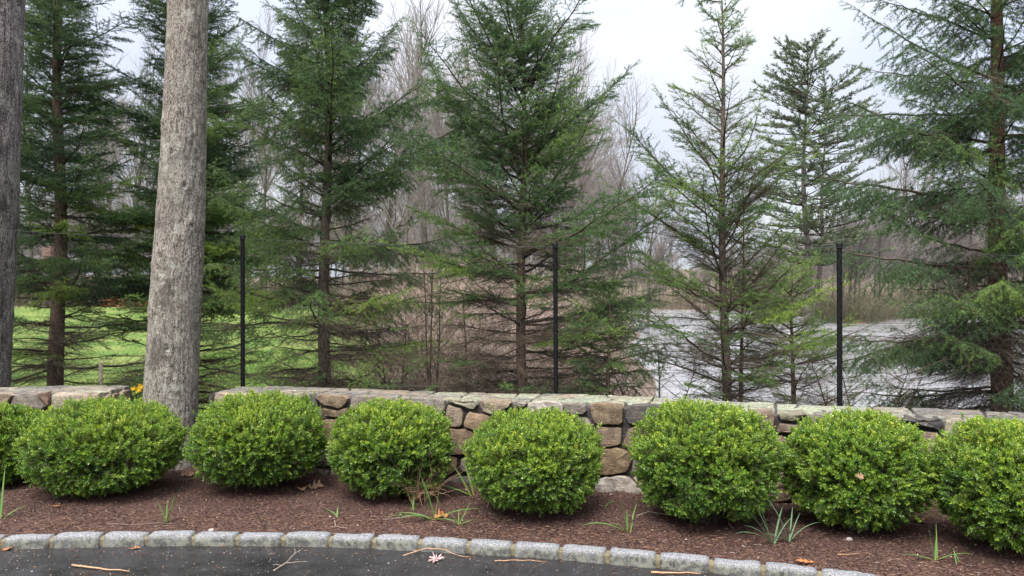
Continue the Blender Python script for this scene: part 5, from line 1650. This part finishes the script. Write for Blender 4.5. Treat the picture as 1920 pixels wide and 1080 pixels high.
# ------------------------------------------------------------------ things fallen on bed, wall and drive
def hit(x, y, zf):
    p = P(x, y, 1.0); sl = p[2] - CAM_Z
    Y = 5.0
    for _ in range(30):
        X = (x - 960) / F_PX * Y
        Y = (zf(X, Y) - CAM_Z) / sl
    return (x - 960) / F_PX * Y, Y, zf((x - 960) / F_PX * Y, Y)
bedf = lambda X, Y: float(bed_z(np.array([X]), np.array([Y]))[0])
drvf = lambda X, Y: float(0.012 * fbm(np.array([[X * .9, Y * 1.3, 0]]), 3)[0])
def oak_leaf(x, y, label, size, m, zf, rz, curl=.25, seed=1, tilt=0.0):
    rd = random.Random(seed)
    half = [(0, .03), (.10, .05), (.16, .16), (.24, .24), (.28, .10), (.34, .09), (.44, .30), (.54, .36), (.52, .16), (.60, .12), (.70, .30), (.80, .30), (.76, .12), (.86, .14), (.95, .10), (1.0, .0)]
    pts = [(u, v * rd.uniform(.85, 1.15)) for u, v in half] + [(u, -v * rd.uniform(.85, 1.15)) for u, v in half[-2:0:-1]]
    mid = [(u, 0) for u, v in half]
    V = []
    for u, v in pts + mid:
        z = curl * (v * v * 1.6 + .25 * (u - .5) ** 2 + .08 * sin(u * 9 + seed))
        V.append(((u - .5) * size, v * size, z * size + .006))
    nh = len(half); npn = len(pts)
    F3 = []
    for i in range(nh - 1):
        F3.append([i, i + 1, npn + i + 1]); F3.append([i, npn + i + 1, npn + i])
    low = [0] + [npn - 1 - k for k in range(nh - 2)] + [nh - 1]
    for i in range(nh - 1):
        F3.append([low[i + 1], low[i], npn + i]); F3.append([low[i + 1], npn + i, npn + i + 1])
    V = np.array(V); n_ = len(V)
    V2 = np.vstack([V, V + np.array([0, 0, -.0009])])
    F3 = np.array(F3)
    acc = Acc(); acc.add(V2, [np.vstack([F3, F3[:, ::-1] + n_])])
    st, q = prisms([(-.5 * size, 0, .006)], [(-.78 * size, .04 * size, .012)], .0012, .0008, 4)
    acc.add(st, [q])
    X, Y, Z = hit(x, y, zf)
    o = obj("fallen_leaf", acc.mesh("fallen_leaf"), m, loc=(X, Y, Z + (.012 if zf is bedf else .002)))
    o.rotation_euler = (tilt, 0, rz)
    return tag(o, label, "leaf")
oak_leaf(1508, 1058, "orange lobed oak leaf lying flat on mulch by the kerb at right", .105, M["oakleaf"], bedf, 2.8, .15, 1)
oak_leaf(256, 1030, "small orange oak leaf on the wet drive at the left kerb", .062, M["oakleaf"], drvf, .3, .5, 2)
oak_leaf(20, 1031, "reddish curled leaf on the drive at the far left", .085, M["oakleaf"], drvf, 1.0, .5, 3)
oak_leaf(826, 972, "curled tan leaf under the sprawling green plant", .11, M["oakleaf"], bedf, .6, 1.0, 4, .5)
oak_leaf(1366, 990, "upright brown leaf leaning at the foot of the large dense shrub", .075, M["tanleaf"], bedf, 1.5, .6, 5, .9)
oak_leaf(1040, 967, "pale tan leaf tucked under the ball-shaped shrub", .055, M["petal"], bedf, .2, .5, 6)
oak_leaf(1057, 966, "brown curled leaf beside the pale one under the ball-shaped shrub", .055, M["tanleaf"], bedf, 1.9, .6, 7)
oak_leaf(592, 916, "large crumpled brown leaf between two shrubs left of centre", .13, M["tanleaf"], bedf, .4, .9, 8, .5)
oak_leaf(566, 922, "flat brown leaf left of the crumpled one between two shrubs", .12, M["tanleaf"], bedf, 2.2, .7, 9, .2)
oak_leaf(1722, 980, "crumpled brown leaf on mulch before the wall at right", .10, M["tanleaf"], bedf, 2.0, .8, 10, .4)
oak_leaf(352, 893, "tan leaf at the foot of the tall grey trunk", .11, M["tanleaf"], bedf, .5, .8, 11, .6)
oak_leaf(108, 953, "small orange-brown leaf on mulch below the widest shrub", .055, M["oakleaf"], bedf, .1, .3, 12)

lf_ = oak_leaf(1610, 960, "small tan leaf caught in the front of the shrub below the right fence post", .06, M["tanleaf"], bedf, .4, .5, 13, 1.1)
lf_.location = P(1610, 893, 4.50)
lf_ = oak_leaf(1500, 960, "tiny brown leaf caught high in the shrub below the right fence post", .045, M["tanleaf"], bedf, 1.4, .5, 14, 1.1)
lf_.location = P(1502, 865, 4.62)

def twig(x, y, label, paths, m, zf, r=.004, name="fallen_twig"):
    X, Y, Z = hit(x, y, zf)
    acc = Acc()
    for pts, k in paths:
        pts = np.array(pts, float)
        t = np.linspace(0, 1, len(pts)); tt = np.linspace(0, 1, 3 * len(pts))
        q = np.stack([np.interp(tt, t, pts[:, c]) for c in range(3)], -1)
        q += np.random.default_rng(len(label)).normal(0, .0015, q.shape)
        q[:, 2] = np.maximum(q[:, 2], r * k)
        Vv, Ff = loft(q, r * k * np.linspace(1, .45, len(q)), 6)
        acc.add(Vv, Ff)
    o = obj(name, acc.mesh(name, True), m, loc=(X, Y, Z + .003))
    return tag(o, label, "twig")
twig(190, 1069, "peeled pinkish stick lying on the wet drive at left", [([(-.19, .05, .01), (-.05, .01, .008), (.08, -.025, .008), (.2, -.05, .01)], 1.6)], M["stick"], drvf)
twig(545, 1060, "grey forked twig on the drive below the second kerb run", [([(-.06, -.12, .01), (-.02, 0, .012), (.0, .11, .03), (.03, .16, .04)], 1), ([(-.02, 0, .012), (.06, .02, .01), (.10, .03, .008)], .7), ([(-.03, -.04, .01), (-.09, -.03, .012)], .6), ([(0, .1, .03), (-.02, .17, .045)], .6)], M["greystick"], drvf, .0035)
twig(818, 1044, "thin tan twig arched over a pinkish dead flower on the drive", [([(-.20, -.01, .006), (-.08, .05, .03), (.04, .03, .035), (.12, -.01, .012), (.21, -.03, .006)], 1), ([(-.12, .03, .02), (-.15, .07, .012)], .7)], M["stick"], drvf, .0032)
twig(1260, 1078, "orange stripped stick against the kerb at the picture's bottom", [([(-.12, .01, .01), (0, .0, .01), (.16, -.015, .01)], 1.6)], M["stick"], drvf, .0042)
twig(965, 1055, "long straw-coloured stem lying along the kerb's foot", [([(-.12, .0, .008), (0, .005, .01), (.18, -.01, .008)], .8)], M["stick"], drvf)
twig(308, 928 + 60, "thin brown twig lying in mulch left of the grassy tuft", [([(-.38, .02, .012), (-.2, .0, .012), (-.05, .03, .015), (.1, .02, .01)], .8), ([(-.2, 0, .012), (-.22, .05, .03)], .6)], M["greystick"], bedf, .002)
twig(630, 990, "short forked grey twig in mulch near the kerb", [([(-.02, .06, .03), (0, 0, .01), (.05, -.03, .01), (.09, -.03, .01)], 1), ([(0, 0, .01), (-.03, -.02, .012)], .8)], M["greystick"], bedf, .003)
twig(1225, 970, "curved grey twig in mulch left of the large dense shrub", [([(-.12, -.02, .01), (-.03, .03, .02), (.06, .0, .015), (.15, -.04, .01)], 1), ([(.0, .02, .02), (.03, -.03, .01)], .7)], M["greystick"], bedf, .003)
twig(760, 968, "thin dead stem lying in mulch left of the sprawling plant", [([(-.14, -.05, .01), (.0, .0, .015), (.14, .06, .02)], .8)], M["greystick"], bedf, .0028)
twig(1590, 1044, "straight pale straw stem in mulch right of the orange oak leaf", [([(-.07, .0, .012), (.07, .01, .012)], .9)], M["stick"], bedf, .003)
# dead flower on the drive
X, Y, Z = hit(818, 1052, drvf)
acc = Acc(); rd = random.Random(6)
for _ in range(34):
    a, e, L = rd.uniform(0, 6.28), rd.uniform(.0, .9), rd.uniform(.02, .06)
    d = np.array([cos(a) * cos(e), sin(a) * cos(e), sin(e)])
    Vv, Ff = loft(np.array([d * .004 + (0, 0, .006), d * L * .6 + (0, 0, .006), d * L + (0, 0, .004)]), [.002, .003, .001], 4)
    acc.add(Vv, Ff)
tag(obj("dead_flower", acc.mesh("dead_flower"), M["petal"], loc=(X, Y, Z)), "pinkish dried flower head on the drive under a thin tan twig", "flower")
for x, y, s_, lab in ((398, 996, .02, "small white pebble on mulch at the left part of the kerb"), (1300, 938, .022, "pale grey pebble in mulch before the large dense shrub"), (1590, 1013, .022, "pale pebble on mulch under the shrub at the right post")):
    X, Y, Z = hit(x, y, bedf)
    d = norm(rng.normal(size=(40, 3)))
    th, phh = np.meshgrid(np.linspace(0, pi, 7), np.arange(10) * 2 * pi / 10, indexing='ij')
    q = np.stack([np.sin(th) * np.cos(phh), np.sin(th) * np.sin(phh) * .8, np.cos(th) * .6], -1).reshape(-1, 3)
    q = q * (s_ * (1 + .18 * fbm(q * 1.7 + x, 4)))[:, None]
    i = np.arange(6)[:, None] * 10; k = np.arange(10)[None, :]; k2 = (k + 1) % 10
    Q = np.stack([i + k, i + 10 + k, i + 10 + k2, i + k2], -1).reshape(-1, 4)
    tag(obj("pebble", new_mesh("pebble", q, [Q], smooth=True), M["pebble"], loc=(X, Y, Z + s_ * .25)), lab, "stone")

# ------------------------------------------------------------------ small woody things behind the wall
def shrub_sapling(x, Y, ytop, label, seed, stems=3, spread=.12, name="sapling"):
    X = (x - 960) / F_PX * Y
    gz = float(ground_z(X, Y)); H = P(x, ytop, Y)[2] - gz
    root = empty(name, (X, Y, gz), label, "sapling")
    rd = random.Random(seed)
    S0, S1, R0, R1, T = [], [], [], [], []
    for s_ in range(stems):
        a = rd.uniform(0, 6.28)
        p = (cos(a) * .05, sin(a) * .05, -.1); d = (cos(a) * spread, sin(a) * spread, 1)
        n = 12
        for i in range(n):
            d = vnorm((d[0] + rd.uniform(-.06, .06), d[1] + rd.uniform(-.06, .06), d[2]))
            q = vadd(p, d, H * rd.uniform(.85, 1.05) / n)
            S0.append(p); S1.append(q); R0.append(.016 * (1 - i / n) + .003); R1.append(.016 * (1 - (i + 1) / n) + .003); T.append(.3)
            if i > 2:
                for _ in range(2):
                    aa, el = rd.uniform(0, 6.28), rd.uniform(.1, .9)
                    b = q; dd = (cos(aa) * cos(el), sin(aa) * cos(el), sin(el))
                    for k in range(4):
                        dd = vnorm((dd[0] + rd.uniform(-.2, .2), dd[1] + rd.uniform(-.2, .2), dd[2] + .05))
                        c = vadd(b, dd, rd.uniform(.06, .16) * H / 1.8)
                        S0.append(b); S1.append(c); R0.append(.0042 - .0008 * k); R1.append(.0036 - .0008 * k); T.append(.7)
                        b2 = vadd(b, vnorm((dd[0] + rd.uniform(-1, 1), dd[1] + rd.uniform(-1, 1), dd[2])), .1)
                        S0.append(b); S1.append(b2); R0.append(.002); R1.append(.0012); T.append(.8)
                        b = c
            p = q
    Vv, Q = prisms(S0, S1, R0, R1, 4)
    obj("stems", new_mesh("sapling_stems", Vv, [Q], np.repeat(np.array(T), 8)), M["twig"], root)
    return root
shrub_sapling(822, 7.9, 455, "leafless brown sapling with several close stems left of the shapely spruce", 5, 3, .05)
shrub_sapling(872, 8.2, 520, "short leafless sapling nearest the left of the shapely spruce's trunk", 6, 1, .1)
shrub_sapling(742, 9.0, 560, "low leafless twiggy bush at the right edge of the lawn", 8, 4, .4, "twiggy_bush")
shrub_sapling(1240, 8.0, 610, "low leafless twiggy bush at the pond's near edge left of the thin spruce", 9, 4, .5, "twiggy_bush")
shrub_sapling(1625, 6.7, 640, "low leafless twiggy bush right of the right fence post", 10, 4, .5, "twiggy_bush")
X, Y = (190 - 960) / F_PX * 8.0, 8.0
gz = float(ground_z(X, Y)); zt = P(190, 682, 8.0)[2]
root = empty("broken_sapling", (X, Y, gz), "snapped-off thin stump with splayed twigs behind the left wall", "stump")
Vv, Ff = loft(np.array([(0, 0, -.1), (.005, 0, .4), (0, 0, zt - gz)]), [.027, .022, .020], 9, True, .2, 3)
obj("stem", new_mesh("stump_stem", Vv, [np.vstack(Ff[1:]), Ff[0]], smooth=True), M["sbark_dark"], root)
acc = Acc()
for a_, l_ in ((.5, .08), (2.5, .07), (1.3, .05)):
    Vv, Ff = loft(np.array([(0, 0, zt - gz - .01), (cos(a_) * l_ * .6, .02, zt - gz + sin(a_) * l_ * .6), (cos(a_) * l_, .03, zt - gz + l_ * .9)]), [.005, .004, .002], 6)
    acc.add(Vv, Ff)
obj("twigs", acc.mesh("stump_twigs", True), M["greystick"], root)
# yellow flowers in the gap beside the trunk
def flower_clump(x, y, Y, label, n, spread, h, name="flower_clump", size=.022):
    X = (x - 960) / F_PX * Y
    z = float(ground_z(X, Y))
    root = empty(name, (X, Y, z), label, "flowers")
    rd = random.Random(int(x)); ht = P(x, y, Y)[2] - z
    accf, accs = Acc(), Acc()
    for _ in range(n):
        ox, oy, hz = rd.uniform(-spread, spread), rd.uniform(-spread, spread) * .5, ht + rd.uniform(-h, h)
        Vv, Ff = loft(np.array([(ox * .8, oy, 0), (ox, oy, hz)]), [.004, .003], 4); accs.add(Vv, Ff, .5)
        for k in range(6):
            a = k * pi / 3 + rd.random()
            c = np.array([ox, oy - .01, hz])
            d = np.array([cos(a), -.3, sin(a)]) * size; s_ = np.array([-sin(a), 0, cos(a)]) * size * .35
            V = np.array([c, c + d * .6 + s_, c + d, c + d * .6 - s_])
            accf.add(V, [np.array([[0, 1, 2], [0, 2, 3]])])
        for k in range(4):
            a = rd.uniform(0, 6.28)
            c = np.array([ox, oy, 0]); tp_ = c + np.array([cos(a) * .06, sin(a) * .06, hz * .8]); s_ = np.array([.006, 0, 0])
            accs.add(np.array([c - s_, c + s_, tp_]), [np.array([[0, 1, 2]])], .4)
    obj("petals", accf.mesh("petals"), M["yellow"], root, kind="stuff")
    obj("stalks", accs.mesh("stalks"), M["blade"], root, kind="stuff")
    return root
flower_clump(257, 727, 8.2, "yellow flowers low in the wall's gap left of the tall grey trunk", 7, .05, .03, size=.03)

# grass tufts in the lawn's nearer part and in the gap
acc_n = 42000
X = rng.uniform(-9, -.6, acc_n); Y = 7.7 + 16 * rng.random(acc_n) ** 1.2
ok = lawn_edge(X, Y) & (X / Y > -.8)
X, Y = X[ok], Y[ok]; n = len(X)
Z = ground_z(X, Y) + .02
hgt = rng.uniform(.03, .09, n) ; th = rng.uniform(0, 2 * pi, n)
sd = np.stack([np.cos(th), np.sin(th), 0 * th], -1) * (.0035 + .0003 * Y)[:, None]
b0 = np.stack([X, Y, Z], -1)
tip = b0 + np.stack([rng.normal(0, .02, n), rng.normal(0, .02, n), hgt], -1)
V = np.stack([b0 - sd, b0 + sd, tip], 1).reshape(-1, 3)
tag(obj("lawn_grass", new_mesh("lawn_grass", V, [np.arange(n * 3).reshape(-1, 3)], np.repeat(rng.random(n), 3)), M["grass"], kind="stuff"), "short bright green grass standing on the lawn", "grass")

# ------------------------------------------------------------------ far side: house, russet bush, forsythia
hY = 84.0
hx = (30 - 960) / F_PX * hY
hz = float(ground_z(hx, hY))
house = empty("stone_house", (hx, hY, hz), "pale stone house glimpsed beyond the lawn at the far left", "house")
def boxp(acc, x0, x1, y0, y1, z0, z1):
    V = np.array([(x, y, z) for z in (z0, z1) for x, y in ((x0, y0), (x1, y0), (x1, y1), (x0, y1))], float)
    acc.add(V, [np.array([[3, 2, 1, 0], [4, 5, 6, 7], [0, 1, 5, 4], [1, 2, 6, 5], [2, 3, 7, 6], [3, 0, 4, 7]])])
acc = Acc(); boxp(acc, -6, 3.2, 0, 7, -.5, 3.2); obj("wall", acc.mesh("house_wall"), M["housewall"], house)
V = np.array([(-6.4, -.5, 3.05), (3.6, -.5, 3.05), (3.6, 7.5, 3.05), (-6.4, 7.5, 3.05), (-6.4, 3.5, 5.6), (3.6, 3.5, 5.6)])
roof = obj("roof", new_mesh("house_roof", V, [np.array([[0, 4, 3], [1, 2, 5]]), np.array([[0, 1, 5, 4], [2, 3, 4, 5], [3, 2, 1, 0]])]), M["roof"], house)
acc = Acc(); boxp(acc, 1.2, 2.2, 2.6, 3.6, 4.2, 6.6); obj("chimney", acc.mesh("house_chimney"), M["brickred"], roof)
for wx_ in (-4.6, -2.2, 1.9):
    acc = Acc()
    for a0, a1, c0, c1 in ((-.55, .55, -.65, -.55), (-.55, .55, .55, .65), (-.55, -.46, -.55, .55), (.46, .55, -.55, .55), (-.03, .03, -.55, .55)): boxp(acc, a0, a1, -.06, .02, c0, c1)
    wf = obj("window", acc.mesh("window_frame"), M["trim"], house); wf.location = (wx_, 0, 1.7)
    acc = Acc(); boxp(acc, -.46, .46, -.015, .01, -.55, .55); obj("pane", acc.mesh("window_pane"), M["pane"], wf)
acc = Acc(); boxp(acc, -.5, .5, -.05, .02, 0, 2.1); dr = obj("door", acc.mesh("house_door"), M["brickred"], house); dr.location = (0, 0, 0.0)
acc = Acc(); boxp(acc, .36, .42, -.09, -.05, 1.0, 1.1); obj("handle", acc.mesh("door_handle"), M["black"], dr)

def leafy_mound(x, Y, w, h, label, m, name, cat, seed, n=2600, leaf=.10):
    X = (x - 960) / F_PX * Y
    z = float(ground_z(X, Y))
    root = empty(name, (X, Y, z), label, cat)
    g = np.random.default_rng(seed)
    d = norm(g.normal(size=(n, 3))); d[:, 2] = abs(d[:, 2])
    r = (1 + .3 * fbm(d * 2 + seed, seed, 3)) * (1 - .4 * g.random(n) ** 2)
    p = d * r[:, None] * np.array([w / 2, w / 2, h])
    a, b = frames(norm(g.normal(size=(n, 3))))
    L = leaf * (.6 + .8 * g.random(n))[:, None]
    V = np.stack([p - a * L, p + b * L * .6, p + a * L, p - b * L * .6], 1).reshape(-1, 3)
    k = np.arange(n)[:, None] * 4
    obj("leaves", new_mesh(name, V, [np.vstack([k + np.array([[0, 1, 2]]), k + np.array([[0, 2, 3]])])], np.repeat(g.random(n), 4)), m, root, kind="stuff")
    S0 = np.zeros((60, 3)) + np.array([0, 0, -.1]); S1 = p[:60] * .9
    Vv, Q = prisms(S0, S1, .04, .015, 4)
    obj("stems", new_mesh("bush_stems", Vv, [Q], np.full(len(Vv), .3)), M["twig"], root)
    return root
leafy_mound(240, 70, 4.6, 1.0, "rust-brown bush at the lawn's far edge", M["russet"], "russet_bush", "bush", 3)
leafy_mound(1752, 99, 3.2, 1.9, "bright yellow forsythia on the far pond bank, wider left one of two", M["yellow"], "forsythia_bush", "bush", 4, 700, .14)
leafy_mound(1790, 99, 1.7, 1.7, "bright yellow forsythia on the far pond bank, smaller right one of two", M["yellow"], "forsythia_bush", "bush", 5, 420, .14)
